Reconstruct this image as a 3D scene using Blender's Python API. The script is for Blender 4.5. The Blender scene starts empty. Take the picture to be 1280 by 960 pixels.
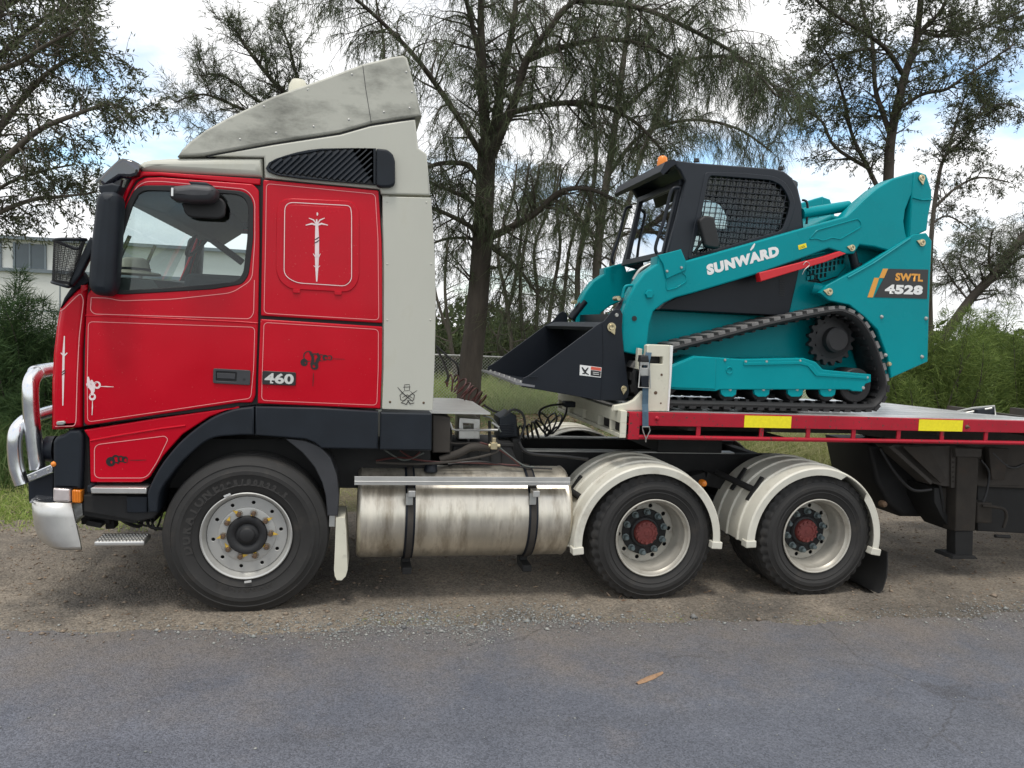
import bpy, math, random
import numpy as np
from mathutils import Vector, Matrix, Quaternion

# ------------------------------------------------------------------ camera
SC = bpy.context.scene
COL = SC.collection
FPX = 962.0                                   # focal length in pixels of the 1280x960 photograph
YAW, PITCH, ROLL = math.radians(11.7), math.radians(4.13), math.atan(0.0446)
CAM = Vector((-1.117, -5.391, 2.02))
_F = Vector((math.sin(YAW)*math.cos(PITCH), math.cos(YAW)*math.cos(PITCH), -math.sin(PITCH)))
_R0 = Vector((math.cos(YAW), -math.sin(YAW), 0))
_U0 = _R0.cross(_F)
_R = math.cos(ROLL)*_R0 + math.sin(ROLL)*_U0
_U = -math.sin(ROLL)*_R0 + math.cos(ROLL)*_U0
cam_data = bpy.data.cameras.new('camera')
cam_data.sensor_width = 36.0
cam_data.lens = FPX/1280*36.0
cam_data.clip_start = 0.05
cam_data.clip_end = 2000
cam = bpy.data.objects.new('camera', cam_data)
COL.objects.link(cam)
m3 = Matrix((_R, _U, -_F)).transposed()
cam.matrix_world = Matrix.Translation(CAM) @ m3.to_4x4()
SC.camera = cam

# ------------------------------------------------------------------ world, sun, exposure
SUN_EL, SUN_AZ = math.radians(72), math.radians(205)      # azimuth clockwise from +Y: behind the camera, to the left
world = bpy.data.worlds.new('World')
SC.world = world
world.use_nodes = True
wn, wl = world.node_tree.nodes, world.node_tree.links
wn.clear()
w_out = wn.new('ShaderNodeOutputWorld')
w_bg = wn.new('ShaderNodeBackground'); w_bg.inputs['Strength'].default_value = 0.10
sky = wn.new('ShaderNodeTexSky'); sky.sky_type = 'NISHITA'; sky.sun_disc = False
sky.sun_elevation = SUN_EL; sky.sun_rotation = SUN_AZ
sky.air_density = 1.0; sky.dust_density = 0.6; sky.ozone_density = 1.6
tc = wn.new('ShaderNodeTexCoord')
sep = wn.new('ShaderNodeSeparateXYZ'); wl.new(tc.outputs['Generated'], sep.inputs[0])
addz = wn.new('ShaderNodeMath'); addz.operation = 'ADD'; addz.inputs[1].default_value = 0.22
absz = wn.new('ShaderNodeMath'); absz.operation = 'ABSOLUTE'; wl.new(sep.outputs[2], absz.inputs[0])
wl.new(absz.outputs[0], addz.inputs[0])
divx = wn.new('ShaderNodeMath'); divx.operation = 'DIVIDE'; wl.new(sep.outputs[0], divx.inputs[0]); wl.new(addz.outputs[0], divx.inputs[1])
divy = wn.new('ShaderNodeMath'); divy.operation = 'DIVIDE'; wl.new(sep.outputs[1], divy.inputs[0]); wl.new(addz.outputs[0], divy.inputs[1])
comb = wn.new('ShaderNodeCombineXYZ'); wl.new(divx.outputs[0], comb.inputs[0]); wl.new(divy.outputs[0], comb.inputs[1])
comb.inputs[2].default_value = 14.2
cn = wn.new('ShaderNodeTexNoise'); cn.inputs['Scale'].default_value = 1.5; cn.inputs['Detail'].default_value = 7; cn.inputs['Roughness'].default_value = 0.55
wl.new(comb.outputs[0], cn.inputs['Vector'])
cr_ = wn.new('ShaderNodeValToRGB')
cr_.color_ramp.elements[0].position = 0.33; cr_.color_ramp.elements[0].color = (0, 0, 0, 1)
cr_.color_ramp.elements[1].position = 0.47; cr_.color_ramp.elements[1].color = (1, 1, 1, 1)
wl.new(cn.outputs['Fac'], cr_.inputs['Fac'])
cn2 = wn.new('ShaderNodeTexNoise'); cn2.inputs['Scale'].default_value = 3.1; cn2.inputs['Detail'].default_value = 5
wl.new(comb.outputs[0], cn2.inputs['Vector'])
cc = wn.new('ShaderNodeValToRGB')
cc.color_ramp.elements[0].position = 0.30; cc.color_ramp.elements[0].color = (8.2, 8.4, 8.8, 1)
cc.color_ramp.elements[1].position = 0.62; cc.color_ramp.elements[1].color = (9.9, 9.9, 9.9, 1)
wl.new(cn2.outputs['Fac'], cc.inputs['Fac'])
skymul = wn.new('ShaderNodeMixRGB'); skymul.blend_type = 'MULTIPLY'; skymul.inputs[0].default_value = 1.0
skymul.inputs[2].default_value = (2.0, 2.1, 2.0, 1)
wl.new(sky.outputs[0], skymul.inputs[1])
wmix = wn.new('ShaderNodeMixRGB')
wl.new(cr_.outputs['Color'], wmix.inputs[0]); wl.new(skymul.outputs[0], wmix.inputs[1]); wl.new(cc.outputs['Color'], wmix.inputs[2])
wl.new(wmix.outputs[0], w_bg.inputs['Color']); wl.new(w_bg.outputs[0], w_out.inputs['Surface'])

sun_data = bpy.data.lights.new('sun', 'SUN'); sun_data.energy = 1.5; sun_data.angle = math.radians(12); sun_data.color = (1.0, 0.955, 0.88)
sun = bpy.data.objects.new('sun', sun_data); COL.objects.link(sun)
sdir = Vector((math.sin(SUN_AZ)*math.cos(SUN_EL), math.cos(SUN_AZ)*math.cos(SUN_EL), math.sin(SUN_EL)))
sun.rotation_mode = 'QUATERNION'; sun.rotation_quaternion = sdir.to_track_quat('Z', 'Y')
sun.location = (0, 0, 30)
SC.view_settings.view_transform = 'Standard'
SC.view_settings.look = 'None'
SC.view_settings.exposure = 0.40
SC.view_settings.gamma = 1.0
SC.view_settings.use_curve_mapping = False
SC.cycles.max_bounces = 8
SC.cycles.diffuse_bounces = 2
SC.cycles.transparent_max_bounces = 24
try:
    SC.cycles.use_denoising = True
except Exception:
    pass

# ------------------------------------------------------------------ helpers
def P(px, py, y):
    """point of the vertical plane at world depth y that the photograph shows at (px, py)"""
    d = _F + (px-640.0)/FPX*_R - (py-480.0)/FPX*_U
    t = (y-CAM.y)/d.y
    return CAM + d*t
def G(px, py, z=0.0):
    d = _F + (px-640.0)/FPX*_R - (py-480.0)/FPX*_U
    return CAM + d*((z-CAM.z)/d.z)
def XZ(pts, y):
    out = []
    for p in pts:
        q = P(p[0], p[1], y); out.append((q.x, q.z))
    return out
def catmull(pts, n=6, closed=False):
    pts = [Vector(p) for p in pts]; m = len(pts); out = []
    rng = range(m) if closed else range(m-1)
    for i in rng:
        if closed: a, b, c, d = pts[(i-1) % m], pts[i], pts[(i+1) % m], pts[(i+2) % m]
        else: a, b, c, d = pts[max(i-1, 0)], pts[i], pts[i+1], pts[min(i+2, m-1)]
        for k in range(n):
            t = k/n
            out.append(0.5*((2*b)+(c-a)*t+(2*a-5*b+4*c-d)*t*t+(3*b-a-3*c+d)*t**3))
    if not closed: out.append(pts[-1])
    return out
def rounded(pts, r, n=4):
    pts = [Vector(p) for p in pts]; m = len(pts); out = []
    if r <= 0: return pts
    for i in range(m):
        a, b, c = pts[i-1], pts[i], pts[(i+1) % m]
        la, lc = (a-b).length, (c-b).length
        rr = min(r, la*0.48, lc*0.48)
        p0, p1 = b+(a-b)*(rr/max(la, 1e-9)), b+(c-b)*(rr/max(lc, 1e-9))
        for k in range(n+1):
            t = k/n
            out.append((1-t)**2*p0+2*t*(1-t)*b+t*t*p1)
    return out

class MB:
    """collects shapes, then links them as one mesh object"""
    def __init__(s): s.v = []; s.f = []
    def add(s, v, f):
        o = len(s.v); s.v.extend([tuple(p) for p in v]); s.f.extend([tuple(i+o for i in q) for q in f]); return s
    def box(s, c, d, rot=None):
        c = Vector(c); h = [x/2 for x in d]; vs = []
        for sx in (-1, 1):
            for sy in (-1, 1):
                for sz in (-1, 1):
                    p = Vector((sx*h[0], sy*h[1], sz*h[2]))
                    if rot is not None: p = rot @ p
                    vs.append(c+p)
        return s.add(vs, [(0,1,3,2),(4,6,7,5),(0,4,5,1),(2,3,7,6),(0,2,6,4),(1,5,7,3)])
    def span(s, a, b):
        return s.box([(a[i]+b[i])/2 for i in range(3)], [abs(b[i]-a[i]) for i in range(3)])
    def bar(s, a, b, w, h, up=(0,0,1)):
        a, b = Vector(a), Vector(b); x = (b-a).normalized(); up = Vector(up)
        y = up.cross(x)
        if y.length < 1e-4: y = Vector((0,1,0)).cross(x)
        y.normalize(); z = x.cross(y)
        return s.box((a+b)/2, ((b-a).length, w, h), Matrix((x, y, z)).transposed())
    def tube(s, pts, r, n=8, closed=False, cap=True):
        pts = [Vector(p) for p in pts]; m = len(pts)
        rad = r if isinstance(r, (list, tuple)) else [r]*m
        T = []
        for i in range(m):
            a = pts[i-1] if (i or closed) else pts[0]; b = pts[(i+1) % m] if (i < m-1 or closed) else pts[-1]
            t = b-a
            T.append(t.normalized() if t.length > 1e-9 else Vector((0,0,1)))
        u = T[0].orthogonal().normalized(); vs = []; fs = []
        for i in range(m):
            u = (u-T[i]*u.dot(T[i]))
            u = u.normalized() if u.length > 1e-6 else T[i].orthogonal().normalized()
            w = T[i].cross(u)
            for k in range(n):
                a = 2*math.pi*k/n
                vs.append(pts[i]+(u*math.cos(a)+w*math.sin(a))*rad[i])
        for i in range(m if closed else m-1):
            j = (i+1) % m
            for k in range(n):
                l = (k+1) % n
                fs.append((i*n+k, i*n+l, j*n+l, j*n+k))
        if cap and not closed:
            fs.append(tuple(range(n-1, -1, -1))); fs.append(tuple((m-1)*n+k for k in range(n)))
        return s.add(vs, fs)
    def lathe(s, prof, c=(0,0,0), n=48, axis='y', closed=False, mod=None):
        """prof: (radius, offset along the axis)"""
        vs = []; fs = []; m = len(prof); c = Vector(c)
        for k in range(n):
            a = 2*math.pi*k/n
            for i, (r, h) in enumerate(prof):
                if mod: r, h = mod(i, k, r, h)
                if axis == 'y': p = Vector((r*math.cos(a), h, r*math.sin(a)))
                elif axis == 'x': p = Vector((h, r*math.cos(a), r*math.sin(a)))
                else: p = Vector((r*math.cos(a), r*math.sin(a), h))
                vs.append(c+p)
        for k in range(n):
            l = (k+1) % n
            for i in range(m if closed else m-1):
                j = (i+1) % m
                fs.append((k*m+i, l*m+i, l*m+j, k*m+j))
        return s.add(vs, fs)
    def cyl(s, a, b, r, n=16, r2=None):
        return s.tube([a, b], [r, r if r2 is None else r2], n)
    def loft(s, secs, closed=True, cap=True):
        vs = []; fs = []; n = len(secs[0])
        for q in secs: vs.extend(q)
        for i in range(len(secs)-1):
            for k in range(n if closed else n-1):
                l = (k+1) % n
                fs.append((i*n+k, i*n+l, (i+1)*n+l, (i+1)*n+k))
        if cap and closed:
            fs.append(tuple(range(n-1, -1, -1))); fs.append(tuple((len(secs)-1)*n+k for k in range(n)))
        return s.add(vs, fs)
    def mesh(s, name):
        me = bpy.data.meshes.new(name); me.from_pydata([tuple(p) for p in s.v], [], s.f); me.update(); return me
    def build(s, name, mat, parent=None, smooth=None, bevel=0, kind=None, label=None):
        return link(name, s.mesh(name), mat, parent, smooth, bevel, kind, label)

ROOTLOC = {}
def link(name, me, mat, parent=None, smooth=None, bevel=0, kind=None, label=None):
    if mat is not None and not me.materials: me.materials.append(mat)
    if smooth is not None:
        me.shade_smooth() if False else None
        for p in me.polygons: p.use_smooth = True
        try: me.set_sharp_from_angle(angle=math.radians(smooth))
        except Exception: pass
    o = bpy.data.objects.new(name, me); COL.objects.link(o)
    if parent is not None:
        o.parent = parent; o.matrix_parent_inverse = Matrix.Translation(-Vector(ROOTLOC.get(parent.name, (0,0,0))))
    if bevel > 0:
        md = o.modifiers.new('bevel', 'BEVEL'); md.width = bevel; md.segments = 2; md.limit_method = 'ANGLE'; md.angle_limit = math.radians(40)
    if kind: o['kind'] = kind
    if label: o['label'] = label
    return o
def thing(name, label, cat, loc=(0,0,0), group=None):
    o = bpy.data.objects.new(name, None); COL.objects.link(o); o.location = loc; o.empty_display_size = .2
    ROOTLOC[o.name] = loc; o['label'] = label; o['category'] = cat
    if group: o['group'] = group
    return o
def sub(name, parent, loc=(0,0,0)):
    """an Empty part at world location loc; its children keep world coordinates"""
    o = bpy.data.objects.new(name, None); COL.objects.link(o); o.parent = parent; o.location = loc; o.empty_display_size = .1
    o.matrix_parent_inverse = Matrix.Translation(-Vector(ROOTLOC.get(parent.name, (0,0,0))))
    ROOTLOC[o.name] = loc
    return o
def tag(o, label, cat, group=None, kind=None):
    o['label'] = label; o['category'] = cat
    if group: o['group'] = group
    if kind: o['kind'] = kind
    return o

def curve_mesh(name, loops, t, bevel=0.0, bres=2):
    cu = bpy.data.curves.new(name, 'CURVE'); cu.dimensions = '2D'; cu.fill_mode = 'BOTH'
    for lp in loops:
        sp = cu.splines.new('POLY'); sp.points.add(len(lp)-1)
        for i, p in enumerate(lp): sp.points[i].co = (p[0], p[1], 0, 1)
        sp.use_cyclic_u = True
    bevel = min(bevel, t*0.45)
    cu.extrude = max(t/2-bevel, 1e-5); cu.bevel_depth = bevel; cu.bevel_resolution = bres; cu.offset = -bevel
    ob = bpy.data.objects.new(name, cu)
    me = bpy.data.meshes.new_from_object(ob)
    bpy.data.objects.remove(ob); bpy.data.curves.remove(cu)
    me.materials.clear()
    return me
def plate_mesh(name, outline, y, t, holes=(), bevel=0.004, bres=2):
    """outline in world (x, z); front face at depth y, body reaches y+t"""
    me = curve_mesh(name, [outline]+list(holes), t, bevel, bres)
    n = len(me.vertices); a = np.empty(n*3, 'f'); me.vertices.foreach_get('co', a); a = a.reshape(-1, 3)
    b = np.stack([a[:, 0], y+t/2-a[:, 2], a[:, 1]], 1)
    me.vertices.foreach_set('co', b.ravel()); me.update()
    return me
def plate(name, px, y, t, mat, parent, holes=(), bevel=0.004, r=0.0, smooth=35, hr=0.0, world=False, **kw):
    o = px if world else XZ(px, y)
    o = rounded(o, r) if r else o
    hs = []
    for h in holes:
        h = h if world else XZ(h, y)
        hs.append(rounded(h, hr) if hr else h)
    return link(name, plate_mesh(name, o, y, t, hs, bevel), mat, parent, smooth, **kw)
def ribbon(mb, pts, y, w, closed=False, t=0.0015, taper=None):
    """flat painted line of width w along world (x, z) points on the plane y"""
    pts = [Vector(p) for p in pts]; m = len(pts); vs = []; fs = []
    for i in range(m):
        a = pts[i-1] if (i or closed) else pts[0]; b = pts[(i+1) % m] if (i < m-1 or closed) else pts[-1]
        d = b-a; d = d.normalized() if d.length > 1e-9 else Vector((1, 0))
        nrm = Vector((-d.y, d.x))*(w/2*(taper[i] if taper else 1))
        vs += [(pts[i].x+nrm.x, y, pts[i].y+nrm.y), (pts[i].x-nrm.x, y, pts[i].y-nrm.y)]
    for i in range(m if closed else m-1):
        j = (i+1) % m
        fs.append((2*i, 2*i+1, 2*j+1, 2*j))
    mb.add(vs, fs)
def text_mesh(txt, size, ext=0.002, offset=0.0, shear=0.0, spacing=1.0, bevel=0.0):
    cu = bpy.data.curves.new('lettering', 'FONT'); cu.body = txt; cu.size = size; cu.extrude = ext; cu.offset = offset
    cu.shear = shear; cu.space_character = spacing; cu.align_x = 'CENTER'; cu.align_y = 'CENTER'; cu.resolution_u = 3
    ob = bpy.data.objects.new('lettering', cu)
    me = bpy.data.meshes.new_from_object(ob)
    bpy.data.objects.remove(ob); bpy.data.curves.remove(cu); me.materials.clear()
    return me
def place_text(name, txt, quad, y, mat, parent, offset=0.0, shear=0.0, ext=0.003, spacing=1.0, label=None):
    """lettering stretched over the pixel box: quad = (left-bottom, right-bottom, left-top) seen on plane y"""
    me = text_mesh(txt, 1.0, 0.0, offset, shear, spacing)
    n = len(me.vertices); a = np.empty(n*3, 'f'); me.vertices.foreach_get('co', a); a = a.reshape(-1, 3)
    lo, hi = a.min(0), a.max(0)
    o, ex, ez = [np.array(P(q[0], q[1], y)) for q in quad]
    u = (a[:, 0]-lo[0])/(hi[0]-lo[0]); v = (a[:, 1]-lo[1])/(hi[1]-lo[1])
    b = o[None]+u[:, None]*(ex-o)[None]+v[:, None]*(ez-o)[None]
    b[:, 1] = y
    me.vertices.foreach_set('co', b.astype('f').ravel()); me.update()
    return link(name, me, mat, parent, None, label=label)

# ------------------------------------------------------------------ materials
def rgb(r, g, b):
    def l(c):
        c /= 255.0
        return c/12.92 if c <= 0.04045 else ((c+0.055)/1.055)**2.4
    return (l(r), l(g), l(b))
def mat(name, col, rough=0.5, metal=0.0, var=0.0, vscale=3.0, dirt=None, bump=None, coat=0.0, stretch=None, spec=None, rvar=0.0, chips=None):
    """procedural surface: var = lightness variation, dirt = (colour, amount 0..1, scale), bump = (strength, scale)"""
    m = bpy.data.materials.new(name); m.use_nodes = True
    n, l = m.node_tree.nodes, m.node_tree.links
    b = n['Principled BSDF']; b.inputs['Roughness'].default_value = rough; b.inputs['Metallic'].default_value = metal
    if spec is not None: b.inputs['Specular IOR Level'].default_value = spec
    if coat: b.inputs['Coat Weight'].default_value = coat; b.inputs['Coat Roughness'].default_value = 0.06
    t = n.new('ShaderNodeTexCoord'); vec = t.outputs['Object']
    if stretch:
        mp = n.new('ShaderNodeMapping'); mp.inputs['Scale'].default_value = stretch; l.new(vec, mp.inputs['Vector']); vec = mp.outputs[0]
    rc = n.new('ShaderNodeRGB'); rc.outputs[0].default_value = (*col, 1); cur = rc.outputs[0]
    if var > 0:
        ns = n.new('ShaderNodeTexNoise'); ns.inputs['Scale'].default_value = vscale; ns.inputs['Detail'].default_value = 6; ns.inputs['Roughness'].default_value = .6
        l.new(vec, ns.inputs['Vector'])
        mr = n.new('ShaderNodeMapRange'); mr.inputs['From Min'].default_value = .25; mr.inputs['From Max'].default_value = .75
        mr.inputs['To Min'].default_value = 1-var; mr.inputs['To Max'].default_value = 1+var
        l.new(ns.outputs['Fac'], mr.inputs['Value'])
        mx = n.new('ShaderNodeVectorMath'); mx.operation = 'SCALE'; l.new(cur, mx.inputs[0]); l.new(mr.outputs[0], mx.inputs['Scale']); cur = mx.outputs[0]
        if rvar > 0:
            m2 = n.new('ShaderNodeMapRange'); m2.inputs['From Min'].default_value = .3; m2.inputs['From Max'].default_value = .7
            m2.inputs['To Min'].default_value = max(rough-rvar, .02); m2.inputs['To Max'].default_value = min(rough+rvar, 1)
            l.new(ns.outputs['Fac'], m2.inputs['Value']); l.new(m2.outputs[0], b.inputs['Roughness'])
    if dirt:
        dc, da, ds = dirt
        nd = n.new('ShaderNodeTexNoise'); nd.inputs['Scale'].default_value = ds; nd.inputs['Detail'].default_value = 9; nd.inputs['Roughness'].default_value = .68
        l.new(vec, nd.inputs['Vector'])
        r = n.new('ShaderNodeMapRange'); c0 = 0.72-0.42*da
        r.inputs['From Min'].default_value = c0; r.inputs['From Max'].default_value = c0+0.22; r.inputs['To Max'].default_value = min(1, .35+da*.6)
        l.new(nd.outputs['Fac'], r.inputs['Value'])
        mx = n.new('ShaderNodeMixRGB'); mx.inputs[2].default_value = (*dc, 1); l.new(r.outputs[0], mx.inputs[0]); l.new(cur, mx.inputs[1]); cur = mx.outputs[0]
    if chips:
        nc = n.new('ShaderNodeTexNoise'); nc.inputs['Scale'].default_value = chips[1]; nc.inputs['Detail'].default_value = 3
        l.new(vec, nc.inputs['Vector'])
        r = n.new('ShaderNodeMapRange'); r.inputs['From Min'].default_value = chips[2]; r.inputs['From Max'].default_value = chips[2]+.04; r.inputs['To Max'].default_value = chips[3]
        l.new(nc.outputs['Fac'], r.inputs['Value'])
        mx = n.new('ShaderNodeMixRGB'); mx.inputs[2].default_value = (*chips[0], 1); l.new(r.outputs[0], mx.inputs[0]); l.new(cur, mx.inputs[1]); cur = mx.outputs[0]
    l.new(cur, b.inputs['Base Color'])
    if bump:
        nb = n.new('ShaderNodeTexNoise'); nb.inputs['Scale'].default_value = bump[1]; nb.inputs['Detail'].default_value = bump[2] if len(bump) > 2 else 4
        l.new(vec, nb.inputs['Vector'])
        bp = n.new('ShaderNodeBump'); bp.inputs['Strength'].default_value = bump[0]; bp.inputs['Distance'].default_value = bump[3] if len(bump) > 3 else .02
        l.new(nb.outputs['Fac'], bp.inputs['Height']); l.new(bp.outputs[0], b.inputs['Normal'])
    return m
def glass(name, tint=(.75, .85, .85), alpha=.25, rough=.02):
    m = bpy.data.materials.new(name); m.use_nodes = True
    n, l = m.node_tree.nodes, m.node_tree.links; n.clear()
    o = n.new('ShaderNodeOutputMaterial'); tr = n.new('ShaderNodeBsdfTransparent'); tr.inputs[0].default_value = (*tint, 1)
    gl = n.new('ShaderNodeBsdfGlossy'); gl.inputs['Roughness'].default_value = rough
    fr = n.new('ShaderNodeFresnel'); fr.inputs[0].default_value = 1.45
    ad = n.new('ShaderNodeMath'); ad.operation = 'ADD'; ad.inputs[1].default_value = alpha; l.new(fr.outputs[0], ad.inputs[0])
    mx = n.new('ShaderNodeMixShader'); l.new(ad.outputs[0], mx.inputs[0]); l.new(tr.outputs[0], mx.inputs[1]); l.new(gl.outputs[0], mx.inputs[2])
    l.new(mx.outputs[0], o.inputs[0])
    return m
DUST = (0.20, 0.15, 0.10)
M = {}
M['red'] = mat('red_paint', (0.50, 0.002, 0.015), .22, 0, .12, 1.3, ((.40, .035, .04), .20, 2.6), (.10, 1.7, 2, .06), spec=.24, rvar=.09, chips=((.45, .16, .15), 70, .70, .5))
M['white'] = mat('white_fibreglass', (0.485, 0.482, 0.418), .42, 0, .06, 2.0, ((.37, .34, .23), .42, 2.0), (.04, 3.0, 2, .03), stretch=(1, 1, .45))
M['mould'] = mat('weathered_fibreglass', (0.455, 0.452, 0.392), .5, 0, .07, 3.0, ((.085, .085, .07), .66, 2.1), (.05, 3.0, 3, .03), stretch=(1, 1, 2.2))
M['cream'] = mat('chalky_cream_paint', (0.62, 0.60, 0.49), .6, 0, .08, 6.0, ((.10, .07, .045), .34, 9.0), (.15, 40, 4, .004))
M['guard'] = mat('mudguard_plastic', (0.60, 0.58, 0.50), .50, 0, .08, 6.0, ((.24, .18, .12), .42, 4.0), (.1, 30, 3, .004))
M['blackplastic'] = mat('black_textured_plastic', (0.011, 0.015, 0.021), .52, 0, .25, 5.0, ((.06, .065, .065), .18, 6.0), (.12, 250, 2, .002), spec=.3)
M['darkgrey'] = mat('dark_grey_plastic', (0.035, 0.036, 0.04), .5, 0, .2, 4, ((.12, .115, .11), .18, 8), (.08, 120, 2, .003))
M['black'] = mat('black_rubber_seal', (0.012, 0.012, 0.013), .6, 0, .2, 8)
M['chassis'] = mat('shaded_dirty_steel', (0.010, 0.010, 0.010), .75, 0, .3, 8, ((.035, .028, .022), .28, 7), (.2, 60, 4, .004))  # dirty black steel, base colour darkened further to imitate shade under the chassis
M['tyre'] = mat('tyre_rubber', (0.020, 0.019, 0.018), .75, 0, .2, 6, ((.060, .050, .040), .40, 5), (.15, 90, 4, .003))
M['rim'] = mat('silver_painted_steel', (0.46, 0.455, 0.43), .36, .5, .08, 6, ((.25, .19, .13), .25, 9), (.05, 60, 3, .002))
M['rimdust'] = mat('dusty_cream_steel', (0.42, 0.40, 0.35), .42, .4, .12, 6, ((.16, .12, .08), .42, 8), (.05, 60, 3, .002))
M['alu'] = mat('polished_aluminium', (0.72, 0.73, 0.75), .22, 1.0, .06, 8, ((.38, .36, .33), .2, 12), (.03, 50, 3, .002), rvar=.06)
M['alubrush'] = mat('scuffed_aluminium', (0.62, 0.61, 0.58), .40, .9, .1, 8, ((.25, .22, .18), .28, 12), (.08, 120, 3, .002))
M['tank'] = mat('stained_aluminium_tank', (0.70, 0.65, 0.55), .36, .8, .25, 3.0, ((.20, .145, .085), .56, 3.4), (.05, 30, 4, .004), stretch=(2.6, 1, .55), rvar=.10)
M['steel'] = mat('galvanised_steel', (0.42, 0.42, 0.40), .45, .7, .15, 12, ((.22, .14, .08), .25, 15), (.1, 90, 3, .002))
M['zinc'] = mat('yellow_zinc_steel', (0.55, 0.47, 0.30), .35, .85, .1, 20)
M['hubred'] = mat('faded_red_hub', (0.17, 0.035, 0.03), .65, 0, .25, 18, ((.06, .07, .075), .3, 18), (.1, 60, 3, .003))
M['nut'] = mat('teal_capped_nut', (0.12, 0.155, 0.16), .6, .2, .3, 30, ((.15, .11, .075), .42, 26))
M['rust'] = mat('rusty_nut', (0.12, 0.075, 0.045), .7, .3, .3, 30)
M['yellowtag'] = mat('yellow_nut_pointer', (0.62, 0.40, 0.05), .55, 0, .2, 30)
M['stripe_pink'] = mat('pink_pinstripe', (0.78, 0.30, 0.30), .35)
M['stripe_white'] = mat('white_scroll_paint', (0.80, 0.66, 0.66), .35, 0, .1, 30)
M['stripe_black'] = mat('black_scroll_paint', (0.015, 0.012, 0.012), .35)
M['badge'] = mat('badge_black', (0.02, 0.02, 0.022), .3)
M['silver'] = mat('silver_lettering', (0.72, 0.72, 0.70), .25, .4)
M['amber'] = mat('amber_lens', (0.75, 0.22, 0.02), .2, 0, .1, 20)
M['lens'] = mat('clear_lamp_lens', (0.62, 0.56, 0.54), .12, .3, .1, 20)
M['glass'] = glass('window_glass', (.84, .90, .90), .0)
M['darkglass'] = glass('loader_glass', (.75, .80, .80), .0)
M['visor'] = glass('smoked_visor', (.10, .10, .16), .12, .08)
M['interior'] = mat('cab_trim_grey', (0.07, 0.07, 0.068), .8, 0, .15, 4)
M['dash'] = mat('dashboard_grey', (0.13, 0.13, 0.12), .7, 0, .15, 6)
M['seat'] = mat('seat_cloth', (0.05, 0.055, 0.06), .9, 0, .2, 12)
M['cap'] = mat('hat_cloth', (0.62, 0.56, 0.44), .9, 0, .1, 20)
M['railred'] = mat('chipped_red_steel', (0.38, 0.010, 0.025), .45, 0, .18, 3, ((.12, .02, .02), .34, 7), (.10, 40, 3, .003), spec=.3, chips=((.07, .045, .035), 38, .62, .9))
M['tape'] = mat('yellow_reflective_tape', (0.84, 0.72, 0.01), .45, 0, .10, 40, ((.30, .24, .02), .22, 10))
M['deckwood'] = mat('weathered_deck_plank', (0.24, 0.22, 0.19), .8, 0, .25, 5, ((.10, .08, .06), .3, 8), (.3, 60, 4, .004), stretch=(.3, 3, 1))
M['grime'] = mat('shaded_grime_steel', (0.044, 0.038, 0.032), .85, 0, .3, 5, ((.022, .02, .018), .42, 6), (.2, 50, 4, .004))  # grimy steel; underbody shade is also put into this darker colour
M['teal'] = mat('teal_paint', (0.0, 0.250, 0.280), .30, 0, .08, 2.0, ((.03, .24, .26), .18, 7), (.06, 3, 2, .04), spec=.14, rvar=.08, chips=((.12, .26, .26), 55, .72, .4))
M['charcoal'] = mat('charcoal_paint', (0.008, 0.011, 0.017), .42, 0, .15, 4, ((.028, .031, .037), .20, 12), (.03, 8, 3, .01), spec=.3)
M['cabblack'] = mat('loader_cab_grey', (0.014, 0.018, 0.025), .42, 0, .1, 5, None, (.02, 10, 2, .01), spec=.35)
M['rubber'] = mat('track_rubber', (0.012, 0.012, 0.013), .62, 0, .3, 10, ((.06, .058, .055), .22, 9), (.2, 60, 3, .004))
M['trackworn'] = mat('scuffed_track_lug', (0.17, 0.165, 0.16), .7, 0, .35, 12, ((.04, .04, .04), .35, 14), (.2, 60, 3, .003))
M['safered'] = mat('safety_red_paint', (0.58, 0.012, 0.02), .38, 0, .05, 5)
M['whitepaint'] = mat('white_decal', (0.78, 0.78, 0.76), .45)
M['orange'] = mat('orange_decal', (0.72, 0.33, 0.05), .45)
M['redlabel'] = mat('red_label', (0.62, 0.10, 0.06), .45)
M['strap'] = mat('blue_grey_webbing', (0.055, 0.10, 0.14), .85, 0, .2, 40, ((.10, .10, .10), .3, 20), (.3, 220, 2, .002))
M['hose'] = mat('black_hose', (0.014, 0.014, 0.015), .45, 0, .2, 12)
M['redhose'] = mat('red_hose', (0.07, 0.016, 0.014), .45, 0, .2, 12)
M['bluehose'] = mat('faded_hose', (0.09, 0.10, 0.09), .5, 0, .2, 12)
M['deckalu'] = mat('wet_metal_deck', (0.55, 0.55, 0.54), .28, .4, .45, 3, ((.16, .15, .13), .40, 4), (.15, 30, 3, .004), stretch=(.4, 3, 1))
M['steelplate'] = mat('worn_cutting_edge', (0.22, 0.22, 0.23), .45, .6, .15, 12, ((.10, .09, .08), .3, 15), (.08, 60, 3, .002))
M['tyremark'] = mat('raised_tyre_lettering', (0.030, 0.028, 0.026), .7, 0, .2, 20)
M['rustgrime'] = mat('rusty_grimed_steel', (0.030, 0.025, 0.020), .9, 0, .35, 6, ((.060, .035, .022), .38, 8), (.3, 50, 4, .004))
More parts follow.
